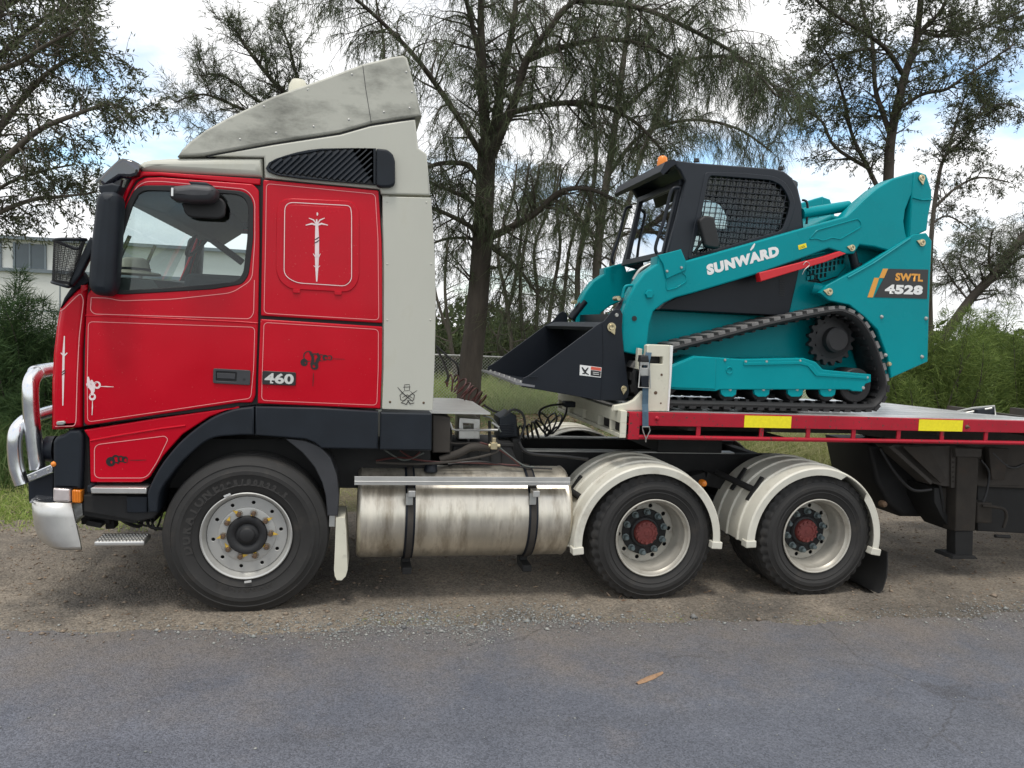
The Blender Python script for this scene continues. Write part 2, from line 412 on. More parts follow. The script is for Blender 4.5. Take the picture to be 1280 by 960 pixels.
# ================================================================== ground, road, shoulder
rng = np.random.default_rng(7); random.seed(7)
def soil(name, c1, c2, c3, scale, bump_s, stone=None, rough=.95, patch=None, speck=.0, road=False):
    m = bpy.data.materials.new(name); m.use_nodes = True
    n, l = m.node_tree.nodes, m.node_tree.links; b = n['Principled BSDF']; b.inputs['Roughness'].default_value = rough
    b.inputs['Specular IOR Level'].default_value = .25
    t = n.new('ShaderNodeTexCoord')
    def noise(s, d=6, r=.6, dim=None):
        q = n.new('ShaderNodeTexNoise'); q.inputs['Scale'].default_value = s; q.inputs['Detail'].default_value = d; q.inputs['Roughness'].default_value = r; l.new(t.outputs['Object'], q.inputs['Vector']); return q.outputs['Fac']
    def rampf(src, a, c, hi=1.0):
        q = n.new('ShaderNodeMapRange'); q.inputs['From Min'].default_value = a; q.inputs['From Max'].default_value = c; q.inputs['To Max'].default_value = hi; l.new(src, q.inputs['Value']); return q.outputs[0]
    def mix(f, a, c):
        q = n.new('ShaderNodeMixRGB'); l.new(f, q.inputs[0])
        for i, v in ((1, a), (2, c)):
            if isinstance(v, tuple): q.inputs[i].default_value = (*v, 1)
            else: l.new(v, q.inputs[i])
        return q.outputs[0]
    cur = mix(rampf(noise(scale), .35, .65), c1, c2)
    cur = mix(rampf(noise(scale*.28, 5), .45, .68, .8), cur, c3)
    if patch: cur = mix(rampf(noise(patch[1], 7, .65), patch[2], patch[2]+.14, patch[3]), cur, patch[0])
    if road:
        # dust dragged off the shoulder, polished wheel lanes, hairline cracks
        sx = n.new('ShaderNodeSeparateXYZ'); l.new(t.outputs['Object'], sx.inputs[0])
        r = rampf(sx.outputs[1], -2.3, -.35, 1.0)
        ad_ = n.new('ShaderNodeMath'); ad_.operation = 'MULTIPLY_ADD'; l.new(noise(1.7, 8, .7), ad_.inputs[0]); ad_.inputs[1].default_value = 1.5; ad_.inputs[2].default_value = -.95
        sm = n.new('ShaderNodeMath'); sm.operation = 'ADD'; l.new(ad_.outputs[0], sm.inputs[0]); l.new(r, sm.inputs[1])
        cur = mix(rampf(sm.outputs[0], .18, 1.0, .85), cur, (.165, .142, .118))
        mp = n.new('ShaderNodeMapping'); mp.inputs['Scale'].default_value = (.10, 1.5, 1); l.new(t.outputs['Object'], mp.inputs['Vector'])
        ln = n.new('ShaderNodeTexNoise'); ln.inputs['Scale'].default_value = 1.3; ln.inputs['Detail'].default_value = 5; l.new(mp.outputs[0], ln.inputs['Vector'])
        cur = mix(rampf(ln.outputs['Fac'], .52, .70, .45), cur, (.085, .088, .098))
        wv = n.new('ShaderNodeTexNoise'); wv.inputs['Scale'].default_value = 2.2; wv.inputs['Detail'].default_value = 6; l.new(t.outputs['Object'], wv.inputs['Vector'])
        vm = n.new('ShaderNodeMixRGB'); vm.inputs[0].default_value = .22; l.new(t.outputs['Object'], vm.inputs[1]); l.new(wv.outputs['Color'], vm.inputs[2])
        vc = n.new('ShaderNodeTexVoronoi'); vc.feature = 'DISTANCE_TO_EDGE'; vc.inputs['Scale'].default_value = .9; l.new(vm.outputs[0], vc.inputs['Vector'])
        ck = n.new('ShaderNodeMath'); ck.operation = 'MULTIPLY'; l.new(rampf(vc.outputs['Distance'], .010, .002), ck.inputs[0]); l.new(rampf(noise(.6, 3), .50, .62, .38), ck.inputs[1])
        cur = mix(ck.outputs[0], cur, (.05, .045, .042))
    fine = noise(95, 3, .7)
    vo = n.new('ShaderNodeTexVoronoi'); vo.inputs['Scale'].default_value = stone or 60; l.new(t.outputs['Object'], vo.inputs['Vector'])
    hv = n.new('ShaderNodeVectorMath'); hv.operation = 'SCALE'
    mr = n.new('ShaderNodeMapRange'); mr.inputs['To Min'].default_value = 1-speck; mr.inputs['To Max'].default_value = 1+speck
    sp = n.new('ShaderNodeSeparateColor'); l.new(vo.outputs['Color'], sp.inputs[0]); l.new(sp.outputs[0], mr.inputs['Value'])
    l.new(cur, hv.inputs[0]); l.new(mr.outputs[0], hv.inputs['Scale'])
    l.new(hv.outputs[0], b.inputs['Base Color'])
    ad = n.new('ShaderNodeMath'); ad.operation = 'MULTIPLY_ADD'; ad.inputs[1].default_value = -.8; l.new(vo.outputs['Distance'], ad.inputs[0]); l.new(fine, ad.inputs[2])
    bp = n.new('ShaderNodeBump'); bp.inputs['Strength'].default_value = bump_s; bp.inputs['Distance'].default_value = .012; l.new(ad.outputs[0], bp.inputs['Height']); l.new(bp.outputs[0], b.inputs['Normal'])
    return m
M['asphalt'] = soil('asphalt', (.094, .102, .124), (.126, .134, .158), (.110, .116, .136), 1.6, .55, 135, .80, ((.19, .155, .125), .5, .56, .5), .34, True)
M['dirt'] = soil('gravelly_dirt', (.185, .160, .130), (.275, .235, .185), (.110, .097, .082), 1.7, .9, 70, .92, ((.085, .078, .070), .8, .51, .75), .32)
M['earth'] = soil('leaf_litter_earth', (.13, .11, .065), (.16, .14, .085), (.085, .11, .035), 1.5, .8, 40, .95, ((.075, .11, .03), .25, .44, .9), .3)
def sheet(name, rows, mt, z):
    """rows: list of (x, y_near, y_far)"""
    b = MB(); vs = []; fs = []
    for x, ya, yb in rows: vs += [(x, ya, z), (x, yb, z)]
    for i in range(len(rows)-1): fs.append((2*i, 2*i+2, 2*i+3, 2*i+1))
    b.add(vs, fs); o = b.build(name, mt); o['kind'] = 'structure'; return o
b = MB(); b.add([(-500, -500, -.012), (500, -500, -.012), (500, 500, -.012), (-500, 500, -.012)], [(0,1,2,3)])
o = b.build('ground', M['earth']); o['kind'] = 'structure'; o['label'] = 'brown earth and leaf litter beyond the roadside'
def edge(x):
    return -.40-.045*max(-4, min(x, 5))+.05*math.sin(x*1.7+1)+.035*math.sin(x*5.1)+.02*math.sin(x*13.3+2)
def wob(x, s): return .5*math.sin(x*.6+s)+.25*math.sin(x*1.9+s*2)+.10*math.sin(x*5.3+s)
xs = [-60+.5*k for k in range(90)]+[-15+.03*k for k in range(1000)]+[15+.5*k for k in range(90)]
def shoulder_h(x, y):
    # low crown with two compacted wheel lines, where the tyres stand
    lump = .006*math.sin(x*2.3+y*1.7)*math.sin(y*4.1+x*.8)+.004*math.sin(x*7.1-y*5.3)+.003*math.sin(x*15.7+y*11.9)
    rut = max(math.exp(-((y-.28)/.34)**4), math.exp(-((y-2.2)/.36)**4))
    f = min(1, max(0, (y+.18)/.12))
    return (.016+lump)*(1-rut)*f+min(0, lump)*.5*rut*f+(0 if f > 0 else -.002)
gx = [-60+2*k for k in range(26)]+[-7.9+.06*k for k in range(290)]+[10+2*k for k in range(26)]
far_ = lambda x: 2.75+.35*wob(x, 1)+.08*max(0, min(x, 12))
gy = [-1.3]+[-.5+.05*k for k in range(70)]
vs = []; fs = []; ny = len(gy)+1
for x in gx:
    fy = far_(x)
    for y in gy+[99]:
        yy = min(y, fy); vs.append((x, yy, shoulder_h(x, yy)*min(1, max(0, (fy-yy)/.3))))
for i in range(len(gx)-1):
    for j in range(ny-1):
        q = (i*ny+j, (i+1)*ny+j, (i+1)*ny+j+1, i*ny+j+1)
        if vs[q[0]][1] < vs[q[3]][1]-1e-6 or vs[q[1]][1] < vs[q[2]][1]-1e-6: fs.append(q)
b = MB(); b.add(vs, fs); o = b.build('dirt_shoulder', M['dirt'], None, 180); o['kind'] = 'structure'; o['label'] = 'brown gravelly dirt shoulder under the truck'
rw = random.Random(3)
o = sheet('road', [(x, -14.0, edge(x)+rw.uniform(-.018, .018)) for x in xs], M['asphalt'], .008); o['label'] = 'grey bitumen road in the foreground'
# loose stones along the edge of the seal
def stones(name, n, fx, size, mt, label):
    base = np.array([(1,0,0),(-1,0,0),(0,1,0),(0,-1,0),(0,0,1),(0,0,-.6)], float)
    tri = np.array([(0,2,4),(2,1,4),(1,3,4),(3,0,4),(2,0,5),(1,2,5),(3,1,5),(0,3,5)])
    V, F = [], []
    for i in range(n):
        x, y = fx()
        s = size*rw.lognormvariate(0, .45); r = base*np.array([s*rw.uniform(.7, 1.3), s*rw.uniform(.7, 1.3), s*rw.uniform(.45, .8)])*rng.uniform(.8, 1.2, (6, 1))
        a = rw.uniform(0, 6.28); c, sn = math.cos(a), math.sin(a)
        r = np.stack([r[:,0]*c-r[:,1]*sn, r[:,0]*sn+r[:,1]*c, r[:,2]], 1)+np.array([x, y, s*.25+(.008 if y < edge(x) else shoulder_h(x, y))])
        V.append(r); F.append(tri+6*i)
    tris(name, np.concatenate(V), np.concatenate(F), mt, None, 'stuff', label)
def tris(name, V, F, mt, parent=None, kind=None, label=None, cat=None):
    me = bpy.data.meshes.new(name); nv, nf = len(V), len(F)
    me.vertices.add(nv); me.vertices.foreach_set('co', np.asarray(V, 'f').ravel())
    me.loops.add(nf*3); me.loops.foreach_set('vertex_index', np.asarray(F, 'i').ravel())
    me.polygons.add(nf); me.polygons.foreach_set('loop_start', np.arange(0, nf*3, 3, dtype='i')); me.polygons.foreach_set('loop_total', np.full(nf, 3, 'i'))
    me.update(calc_edges=True)
    o = link(name, me, mt, parent, kind=kind, label=label)
    return o
def island(name, cols, rough=.8, trans=0.0):
    m = bpy.data.materials.new(name); m.use_nodes = True
    n, l = m.node_tree.nodes, m.node_tree.links; b = n['Principled BSDF']; b.inputs['Roughness'].default_value = rough; b.inputs['Specular IOR Level'].default_value = .2
    g = n.new('ShaderNodeNewGeometry'); r = n.new('ShaderNodeValToRGB'); e = r.color_ramp.elements
    e[0].color = (*cols[0], 1); e[1].color = (*cols[-1], 1)
    for i, c in enumerate(cols[1:-1]):
        q = e.new((i+1)/(len(cols)-1)); q.color = (*c, 1)
    l.new(g.outputs['Random Per Island'], r.inputs['Fac']); l.new(r.outputs[0], b.inputs['Base Color'])
    if trans > 0:
        out = n['Material Output']; tr = n.new('ShaderNodeBsdfTranslucent'); l.new(r.outputs[0], tr.inputs[0])
        mx = n.new('ShaderNodeMixShader'); mx.inputs[0].default_value = trans; l.new(b.outputs[0], mx.inputs[1]); l.new(tr.outputs[0], mx.inputs[2]); l.new(mx.outputs[0], out.inputs[0])
    return m
M['stone_grey'] = island('grey_gravel', [(.16, .165, .16), (.24, .25, .24), (.32, .32, .30), (.12, .12, .12)], .85)
M['stone_brown'] = island('brown_gravel', [(.20, .15, .11), (.30, .24, .18), (.14, .11, .09)], .9)
def fx_edge():
    while True:
        x = rw.uniform(-4.2, 6.0); w = .5+.5*math.sin(x*1.3+2.2)
        if rw.random() < .06+.94*w*w*(1 if x < 1.5 else .35): return x, edge(x)+rw.gauss(.03, .07+.10*w)+.05*math.sin(x*7)
stones('gravel', 7000, fx_edge, .0055, M['stone_grey'], 'grey crushed stone along the edge of the bitumen')
stones('loose_pebbles', 7000, lambda: (rw.uniform(-5, 6.5), rw.uniform(-.5, 3.0)), .0065, M['stone_brown'], 'small brown pebbles scattered over the dirt shoulder')
stones('road_grit', 900, lambda: (rw.uniform(-4, 5), rw.uniform(-2.6, -.5)), .0035, M['stone_grey'], 'pale grit scattered over the bitumen')
# strip of bark on the road
q = G(811,850); qa, qb = G(796,857), G(828,843)
bark = thing('bark_strip', 'short orange-brown strip of bark lying on the bitumen', 'bark', (q.x, q.y, .008))
d = (qb-qa); L_ = d.length; d.normalize(); s_ = Vector((-d.y, d.x, 0)); b = MB(); rows = []
for k in range(9):
    t = k/8; w = .016*(.45+math.sin(math.pi*min(1, .1+t*.85)))*random.uniform(.85, 1.15); p = qa.lerp(qb, t)
    rows.append([(p+s_*w+Vector((0,0,.012))), (p+Vector((0,0,.018+.006*math.sin(t*3)))), (p-s_*w+Vector((0,0,.011)))])
vs = [tuple(p) for r in rows for p in r]; fs = []
for k in range(8):
    for j in range(2): fs.append((3*k+j, 3*k+j+1, 3*k+j+4, 3*k+j+3))
b.add(vs, fs); M['bark_piece'] = mat('orange_bark', (.27, .165, .095), .9, 0, .3, 40, ((.2, .15, .12), .3, 50), (.3, 120, 3, .003)); b.build('bark_curl', M['bark_piece'], bark, 60)
# ================================================================== prime mover
XF, XM, XR = -1.797, 1.1486, 2.533            # axle positions
truck = thing('prime_mover_truck', 'red and white cab-over prime mover with bull bar and roof air deflector', 'truck', (0.0, 1.25, 0.0))
Y0, Y1 = 0.03, 2.47                            # near and far cab sides

def tyre_mesh(R, w, bead, lug, name):
    prof = [(bead, .035), (bead+.012, .018), (bead+.03, .008), (bead+.055, .002), (bead+.060, -.003), (bead+.066, .001), (R-.125, -.006), (R-.120, -.010), (R-.095, -.009), (R-.090, -.004),
            (R-.062, .004), (R-.058, .000), (R-.042, .008), (R-.036, .016), (R-.010, .026), (R, .044)]
    q = list(prof)
    for c in (.30, .5, .70):
        g = w*c
        q += [(R+.003, g-.009), (R-.011, g-.006), (R-.011, g+.006), (R+.003, g+.009)]
    q += [(r, w-h) for r, h in reversed(prof)]
    top = {12, 13, 14, 15, len(q)-16, len(q)-15, len(q)-14, len(q)-13}
    def mod(i, k, r, h):
        if lug and i in top and (k % 5) in (0, 1): return r-lug, h
        return r, h
    b = MB(); b.lathe(q, n=200 if lug else 96, mod=mod)
    me = b.mesh(name); me.materials.append(M['tyre'])
    for v in me.vertices:      # flat, slightly bulging where it carries the load
        if v.co.z < -(R-.016):
            v.co.z = -(R-.016)
        if v.co.z < -.55*R:
            k_ = ((-v.co.z/R-.55)/.45)**2*.010; v.co.y += -k_ if v.co.y < w/2 else k_
    for p in me.polygons: p.use_smooth = True
    me.set_sharp_from_angle(angle=math.radians(38))
    return me
def ring_plate(name, ro, ri, y, t, nh, rh, hr, mt, a0=0.0):
    c = lambda r, n, cx=0, cz=0: [(cx+r*math.cos(2*math.pi*k/n), cz+r*math.sin(2*math.pi*k/n)) for k in range(n)]
    holes = [c(ri, 40)]
    for k in range(nh):
        a = a0+2*math.pi*k/nh
        holes.append(c(rh, 14, hr*math.cos(a), hr*math.sin(a)))
    me = plate_mesh(name, c(ro, 64), y, t, holes, .003)
    me.materials.append(mt)
    for p in me.polygons: p.use_smooth = True
    me.set_sharp_from_angle(angle=math.radians(30))
    return me
def shape(name, mb, mt, smooth=35):
    me = mb.mesh(name); me.materials.append(mt)
    for p in me.polygons: p.use_smooth = True
    me.set_sharp_from_angle(angle=math.radians(smooth))
    return me
def put(name, me, parent, loc=(0,0,0), rot=None):
    """part that keeps its own local coordinates under an Empty"""
    o = bpy.data.objects.new(name, me); COL.objects.link(o); o.parent = parent; o.location = loc
    if rot: o.rotation_euler = rot
    return o

# --- steer wheel meshes
RF = 0.546
tyF = tyre_mesh(RF, .295, .292, 0, 'steer_tyre')
b = MB(); b.lathe([(.300, .012), (.302, .004), (.296, .000), (.286, .006), (.279, .022), (.270, .045), (.262, .070), (.262, .26), (.30, .28)], n=72)
rimF = shape('steer_rim', b, M['rim'])
discF = ring_plate('steer_disc', .264, .120, .052, .012, 10, .0125, .224, M['rim'], .15)
b = MB(); b.lathe([(.192, .0525), (.188, .046), (.180, .044), (.120, .044), (.118, .056)], n=60)
faceF = shape('disc_face', b, M['rim'])
b = MB(); b.lathe([(.0, .012), (.040, .012), (.050, .018), (.056, .030), (.075, .040), (.085, .028), (.112, .020), (.128, .024), (.134, .034), (.135, .062)], n=48)
hubF = shape('steer_hub', b, M['black'])
b = MB(); b.lathe([(.0, .0), (.011, .0), (.0135, .003), (.0135, .012), (.017, .013), (.017, .034)], n=6); b.lathe([(.024, .034), (.024, .040), (.0, .041)], n=14)
nutF = shape('wheel_nut', b, M['rust'])
b = MB(); b.lathe([(.021, .028), (.021, .033)], n=14); b.add([(-.012, .027, .015), (.012, .027, .015), (0, .027, .050), (-.012, .033, .015), (.012, .033, .015), (0, .033, .050)], [(0,1,2), (3,5,4), (0,2,5,3), (1,4,5,2)])
ptrF = shape('nut_pointer', b, M['yellowtag'])
b = MB(); b.lathe([(.26, .09), (.0, .09)], n=40); b.lathe([(.26, .25), (.0, .25)], n=40)
drum = shape('brake_drum', b, M['chassis'])
b = MB(); b.box((0, -.0075, 0), (.045, .005, .014))
weight = shape('balance_weight', b, M['silver'])

def letters_on_arc(txt, r, a_mid, size, y, flip=1, sp=.82):
    """raised sidewall lettering, joined as one mesh; a_mid in degrees, 90 = top"""
    vs, fs = [], []
    n = len(txt); step = size*sp/r
    for i, ch in enumerate(txt):
        if ch == ' ': continue
        me = text_mesh(ch, size, .0018, .004)
        a = math.radians(a_mid) - (i-(n-1)/2)*step
        up = Vector((math.cos(a), 0, math.sin(a))); rt = Vector((math.sin(a), 0, -math.cos(a)))
        o = len(vs)
        for v in me.vertices:
            p = up*(r+v.co.y)+rt*v.co.x*.9
            vs.append((p.x, y-v.co.z, p.z))
        for f in me.polygons: fs.append(tuple(o+k for k in f.vertices))
        bpy.data.meshes.remove(me)
    return MB().add(vs, fs)
def steer_wheel(y, flip, x):
    w = sub('front_wheel', truck, (x, y, RF-.016)); w.rotation_euler = (0, 0, math.pi if flip else 0)
    put('tyre', tyF, w); put('rim', rimF, w); put('disc', discF, w); put('disc_face', faceF, w); put('hub', hubF, w); put('brake_drum', drum, w)
    aim = [100, 65, 210, 300, 20, 250, 330, 80, 350, 290]
    for k in range(10):
        a = 2*math.pi*k/10+.05
        put('wheel_nut', nutF, w, (.155*math.cos(a), 0.006, .155*math.sin(a)))
        put('nut_pointer', ptrF, w, (.155*math.cos(a), 0.012, .155*math.sin(a)), (0, math.radians(aim[k]), 0))
    if not flip:
        put('balance_weight', weight, w, (-.127, 0, .285), (0, math.radians(-24), 0)); put('balance_weight', weight, w, (.017, 0, -.313), (0, math.radians(-8), 0))
        lm = shape('sidewall_lettering', letters_on_arc('DURATONE', .385, 158, .085, -.0025), M['tyremark'])
        put('sidewall_lettering', lm, w)
        lm = shape('sidewall_lettering', letters_on_arc('295/80R22.5', .372, 82, .052, -.0015), M['tyremark'])
        put('sidewall_lettering', lm, w)
        lm = shape('sidewall_lettering', letters_on_arc('DURATONE', .385, -92, .060, -.0025), M['tyremark'])
        put('sidewall_lettering', lm, w)
steer_wheel(0.0, False, XF); steer_wheel(2.5, True, XF)

# --- drive wheel meshes
RD = 0.498
tyD = tyre_mesh(RD, .275, .290, .012, 'drive_tyre')
b = MB(); b.lathe([(.298, .014), (.300, .004), (.294, .000), (.285, .006), (.280, .02), (.268, .035), (.268, .085), (.258, .10), (.246, .14), (.243, .20), (.236, .216)], n=72)
rimD = shape('drive_rim', b, M['rimdust'])
discD = ring_plate('drive_disc', .240, .118, .205, .012, 10, .0165, .207, M['rimdust'], .1)
b = MB(); b.lathe([(.182, .2055), (.180, .195), (.120, .193), (.118, .207)], n=60)
faceD = shape('disc_face', b, M['chassis'])
b = MB(); b.lathe([(.120, .24), (.122, .185), (.112, .173), (.098, .171), (.098, .24)], n=40)
hubringD = shape('hub_flange', b, M['black'])
b = MB(); b.lathe([(.0, .052), (.018, .052), (.022, .056), (.045, .056), (.048, .050), (.066, .050), (.088, .060), (.094, .075), (.094, .15)], n=40)
for k in range(12):
    a = 2*math.pi*k/12
    b.cyl((.076*math.cos(a), .044, .076*math.sin(a)), (.076*math.cos(a), .060, .076*math.sin(a)), .0105, 8)
hubD = shape('hub_cap', b, M['hubred'])
b = MB(); b.lathe([(.0, .0), (.012, .001), (.018, .007), (.019, .038), (.027, .040), (.027, .055)], n=10)
nutD = shape('wheel_nut', b, M['nut'])
def drive_wheel(x, y, flip, outer):
    w = sub('rear_wheel', truck, (x, y, RD-.016)); w.rotation_euler = (0, 0, math.pi if flip else 0)
    put('tyre', tyD, w)
    if outer:
        put('rim', rimD, w); put('disc', discD, w); put('disc_face', faceD, w); put('hub_flange', hubringD, w); put('hub_cap', hubD, w, (0, .085, 0)); put('brake_drum', drum, w, (0, .15, 0))
        for k in range(10):
            a = 2*math.pi*k/10+.25
            put('wheel_nut', nutD, w, (.160*math.cos(a), .143, .160*math.sin(a)))
for x in (XM, XR):
    drive_wheel(x, 0.0, False, True); drive_wheel(x, .325, False, False)
    drive_wheel(x, 2.5, True, True); drive_wheel(x, 2.175, True, False)

# --- cab side panels
WIN = [(141,357),(144,325),(147,309),(155,283),(164,256),(172,241),(181,236.8),(212,237.5),(297,242),(307,247),(311.5,258),(310.5,298),(305.5,341),(298,352),(262,357),(156,364),(146,363)]
def grow(pts, d):
    cx = sum(p[0] for p in pts)/len(pts); cy = sum(p[1] for p in pts)/len(pts)
    out = []
    for x, y in pts:
        l = math.hypot(x-cx, y-cy); out.append((x+(x-cx)/l*d, y+(y-cy)/l*d))
    return out
DOOR = [(107.5,384),(109,368),(121,352),(149,278),(164,239),(172,227),(182,222),(200,221.3),(316,230),(323.5,238),(324.3,300),(322.5,400),(319,495),(315,503.5),(298,503.5),(200,518),(109,532),(105,529),(105.2,470),(106,430)]
PILLAR = [(111,352),(119,330),(141,277),(155,241),(165,222),(172,214),(200,215),(325.5,223.5),(325,231),(200,219.5),(180,219.8),(169,225),(161,239),(146,278),(119,350),(112,362)]
SLU = [(329,224.5),(473,238),(477,300),(477.8,330),(478,404),(326,394.5),(327.5,300)]
SLL = [(325.5,398.8),(478,408.3),(477.5,460),(475.5,511),(322,504.5),(323,460)]
FASCIA = [(109,353),(97,360),(85,372),(75,384),(71,406),(66.8,441),(64.8,480),(64.5,537),(101.2,535),(101.8,440),(105,400),(107.5,372)]
LOWER = [(104.5,537.5),(200,522.5),(300,508.5),(262,521),(228,543),(204,570),(187,597),(176,603),(113,603),(111.5,548)]
BACKING = [(110,353),(150,276),(166,222),(175,213),(329,222),(475,237),(478,300),(478,404),(476,512),(320,506),(104,533),(104,440)]
def mirror_y(o):
    """the far-side copy of a near-side part: its mesh mirrored across the middle of the truck"""
    me = o.data.copy(); n = len(me.vertices); a = np.empty(n*3, 'f'); me.vertices.foreach_get('co', a); a = a.reshape(-1, 3)
    a[:, 1] = 2.5-a[:, 1]; me.vertices.foreach_set('co', a.ravel()); me.flip_normals(); me.update()
    c = bpy.data.objects.new(o.name.split('.')[0], me); COL.objects.link(c); c.parent = o.parent; c.matrix_parent_inverse = o.matrix_parent_inverse.copy()
    return c
fas = plate('corner_panel', FASCIA, Y0, .22, M['red'], truck, bevel=.035, r=.02); mirror_y(fas)
bk = plate('cab_frame', BACKING, Y0+.03, .03, M['black'], truck, holes=[grow(WIN, 6)], hr=.04); mirror_y(bk)
door = plate('door', DOOR, Y0, .028, M['red'], truck, holes=[grow(WIN, 5)], bevel=.009, hr=.03, r=.012); mirror_y(door)
pil = plate('windscreen_pillar', PILLAR, Y0+.004, .05, M['red'], truck, bevel=.008); mirror_y(pil)
slu = plate('sleeper_panel', SLU, Y0, .028, M['red'], truck, bevel=.008, r=.01); mirror_y(slu)
sll = plate('sleeper_locker_door', SLL, Y0, .028, M['red'], truck, bevel=.008, r=.01); mirror_y(sll)
low = plate('step_panel', LOWER, Y0+.012, .04, M['red'], truck, bevel=.008, r=.01); mirror_y(low)
sq = [(346,247),(440,251),(449,262),(449,351),(438,365.5),(362,361.5),(350,352),(345,340)]
plate('locker_hatch', sq, Y0-.007, .012, M['red'], slu, bevel=.006, r=.10)
plate('locker_hatch', grow(sq, -10), Y0-.0095, .006, M['red'], slu, bevel=.003, r=.09)
plate('hinge', [(366,361),(375,361.5),(375,366.5),(366,366)], Y0-.012, .012, M['red'], slu, bevel=.003)
plate('hinge', [(418,363.5),(427,364),(427,369),(418,368.5)], Y0-.012, .012, M['red'], slu, bevel=.003)
# pressed crease of the door, just under the window
b = MB(); b.tube([P(x, y, Y0+.002) for x, y in ((107,394.5),(160,396),(230,399),(300,402.5),(322,404))], .006, 8); b.build('crease', M['red'], door, 50)
b = MB(); b.tube([P(x, y, Y0+.002+.012) for x, y in ((113,551),(150,544),(200,536),(232,532))], .008, 8); b.build('crease', M['red'], low, 50)
# window: rubber, glass
plate('window_seal', grow(WIN, 6), Y0-.004, .03, M['black'], door, holes=[grow(WIN, -1.5)], bevel=.005, r=.03, hr=.03)
plate('window_pane', grow(WIN, 2), Y0+.012, .004, M['glass'], door, bevel=0, r=.03)
fs_ = plate('window_seal', grow(WIN, 6), Y0-.004, .03, M['black'], door, holes=[grow(WIN, -1.5)], bevel=.005, r=.03, hr=.03)
o = mirror_y(fs_); bpy.data.objects.remove(fs_)
# pinstripes
def stripe(name, px, parent, mt, r=.03, w=.0038, y=Y0-.0018, closed=True):
    pts = XZ(px, y); pts = rounded(pts, r, 6) if closed else [Vector(pts[0])]+rounded(pts, .05, 6)[7:-7]+[Vector(pts[-1])]
    b = MB(); ribbon(b, pts, y, w, closed); return b.build(name, mt, parent)
stripe('pinstripe', [(333,229.5),(469,242.5),(472.5,300),(473.5,400),(330,391.5),(332,300)], slu, M['stripe_pink'])
stripe('pinstripe', [(356,252.5),(438,257),(439.5,268),(439.5,350),(432,357.5),(370,353.5),(355,344)], slu, M['stripe_white'], .06, .0045, Y0-.0112)
stripe('pinstripe', [(330,403),(473,411.8),(472.8,460),(471,506.5),(327,500.5),(328,460)], sll, M['stripe_pink'])
stripe('pinstripe', [(110.5,402),(318.5,409),(317,460),(313.5,498),(297,500),(200,514.5),(109.5,527.5),(109,470)], door, M['stripe_pink'])
stripe('pinstripe', [(114,372),(135,372.5),(150,376),(215,374),(290,366),(315,350),(318.5,300),(318.5,250),(308,236.5),(200,226.5),(181,227),(170,234),(156,268),(146,300)], door, M['stripe_pink'], .03, .0045, closed=False)
stripe('pinstripe', [(114,372),(113,388),(118,392.5),(312,398.5),(317,392),(318,350)], door, M['stripe_pink'], .03, .0045, closed=False)
stripe('pinstripe', [(69,533),(93,532.5),(95,526),(96.5,470),(99,420),(104.5,375),(101,366),(92,374),(80,386),(75,389)], fas, M['stripe_pink'], .03, .005, closed=False)
stripe('pinstripe', [(118,556),(206,545),(210,549),(196,578),(183,597.5),(118,597.5)], low, M['stripe_pink'], .04, .0045, Y0+.010)
# painted scrolls
def curl(cx, cy, r0, r1, a0, turns, n=26):
    return [(cx+(r0+(r1-r0)*k/n)*math.cos(a0+turns*2*math.pi*k/n), cy+(r0+(r1-r0)*k/n)*math.sin(a0+turns*2*math.pi*k/n)) for k in range(n+1)]
def scroll(name, items, y, mt, parent):
    b = MB()
    for k_, (pts, w) in enumerate(items):
        y = y-.00025*(k_ > 0)
        q = [Vector(p) for p in XZ(pts, y)]; m = len(q)
        tp = [max(.18, math.sin(math.pi*(i+.6)/(m+.2))) for i in range(m)]
        ribbon(b, q, y, w, False, taper=tp)
    return b.build(name, mt, parent)
scroll('dagger_motif', [([(395.8,274),(396,283),(396.3,300),(396.2,320),(396,335),(395.9,352)], .028), ([(382,281.5),(390,279.5),(396,281.5),(402,279.5),(410,281.5)], .014),
        ([(386,272.5),(392,275),(396,281),(400,275),(406,272.5)], .011), ([(396.5,265.5),(396.8,267.5),(396.5,269.5)], .012), ([(391.5,317),(394,321),(396,319),(398.5,321),(400.5,317)], .010),
        ([(392,332),(394.5,334),(396,331),(398,334),(400,332)], .009)], Y0-.0118, M['stripe_white'], slu)
scroll('dagger_band', [([(393,300),(396,298.5),(399.5,296)], .008), ([(393,304),(396,302.5),(399.5,300)], .008)], Y0-.0126, M['stripe_black'], slu)
scroll('black_scroll', [(curl(386,445,7,5.5,.2,1.0), .008), (curl(381,453,3.2,2,0,1.1), .030), ([(387,440),(391,446),(391,452),(388,456)], .022), (curl(394,446,4.5,3,1.0,1.1), .009), (curl(393,458,4.2,2.5,2.2,1.2), .020),
        ([(397,441),(399,447),(396,453),(394,458)], .024), (curl(402,447,4.5,3.2,.5,1.0), .008), (curl(407,447,3.0,2,.5,1.0), .016), (curl(412,447.5,3.2,2.2,3.1,1.0), .009), ([(416,448.5),(422,448.8),(431,449)], .004), ([(392,466),(391.6,474),(391,483)], .005)], Y0-.0018, M['stripe_black'], sll)
scroll('white_scroll', [(curl(112.5,481,4.2,2.2,1.4,1.2), .013), (curl(121,481.5,4.5,2.6,3.4,1.2), .013), (curl(115,496,4.2,2.4,3.8,1.2), .014), ([(110,471),(111,481),(116,488),(115,494)], .026), ([(114,475),(117,481),(117,490)], .020), ([(126,483),(133,483.2),(142,483.6)], .006), ([(115.5,501),(115.5,509),(115,519)], .006)], Y0-.0018, M['stripe_white'], door)
scroll('white_scroll', [([(80.5,420),(79.5,440),(79,470),(78.5,507)], .014), ([(76,441),(80,445),(84,441)], .012)], Y0-.0018, M['stripe_white'], fas)
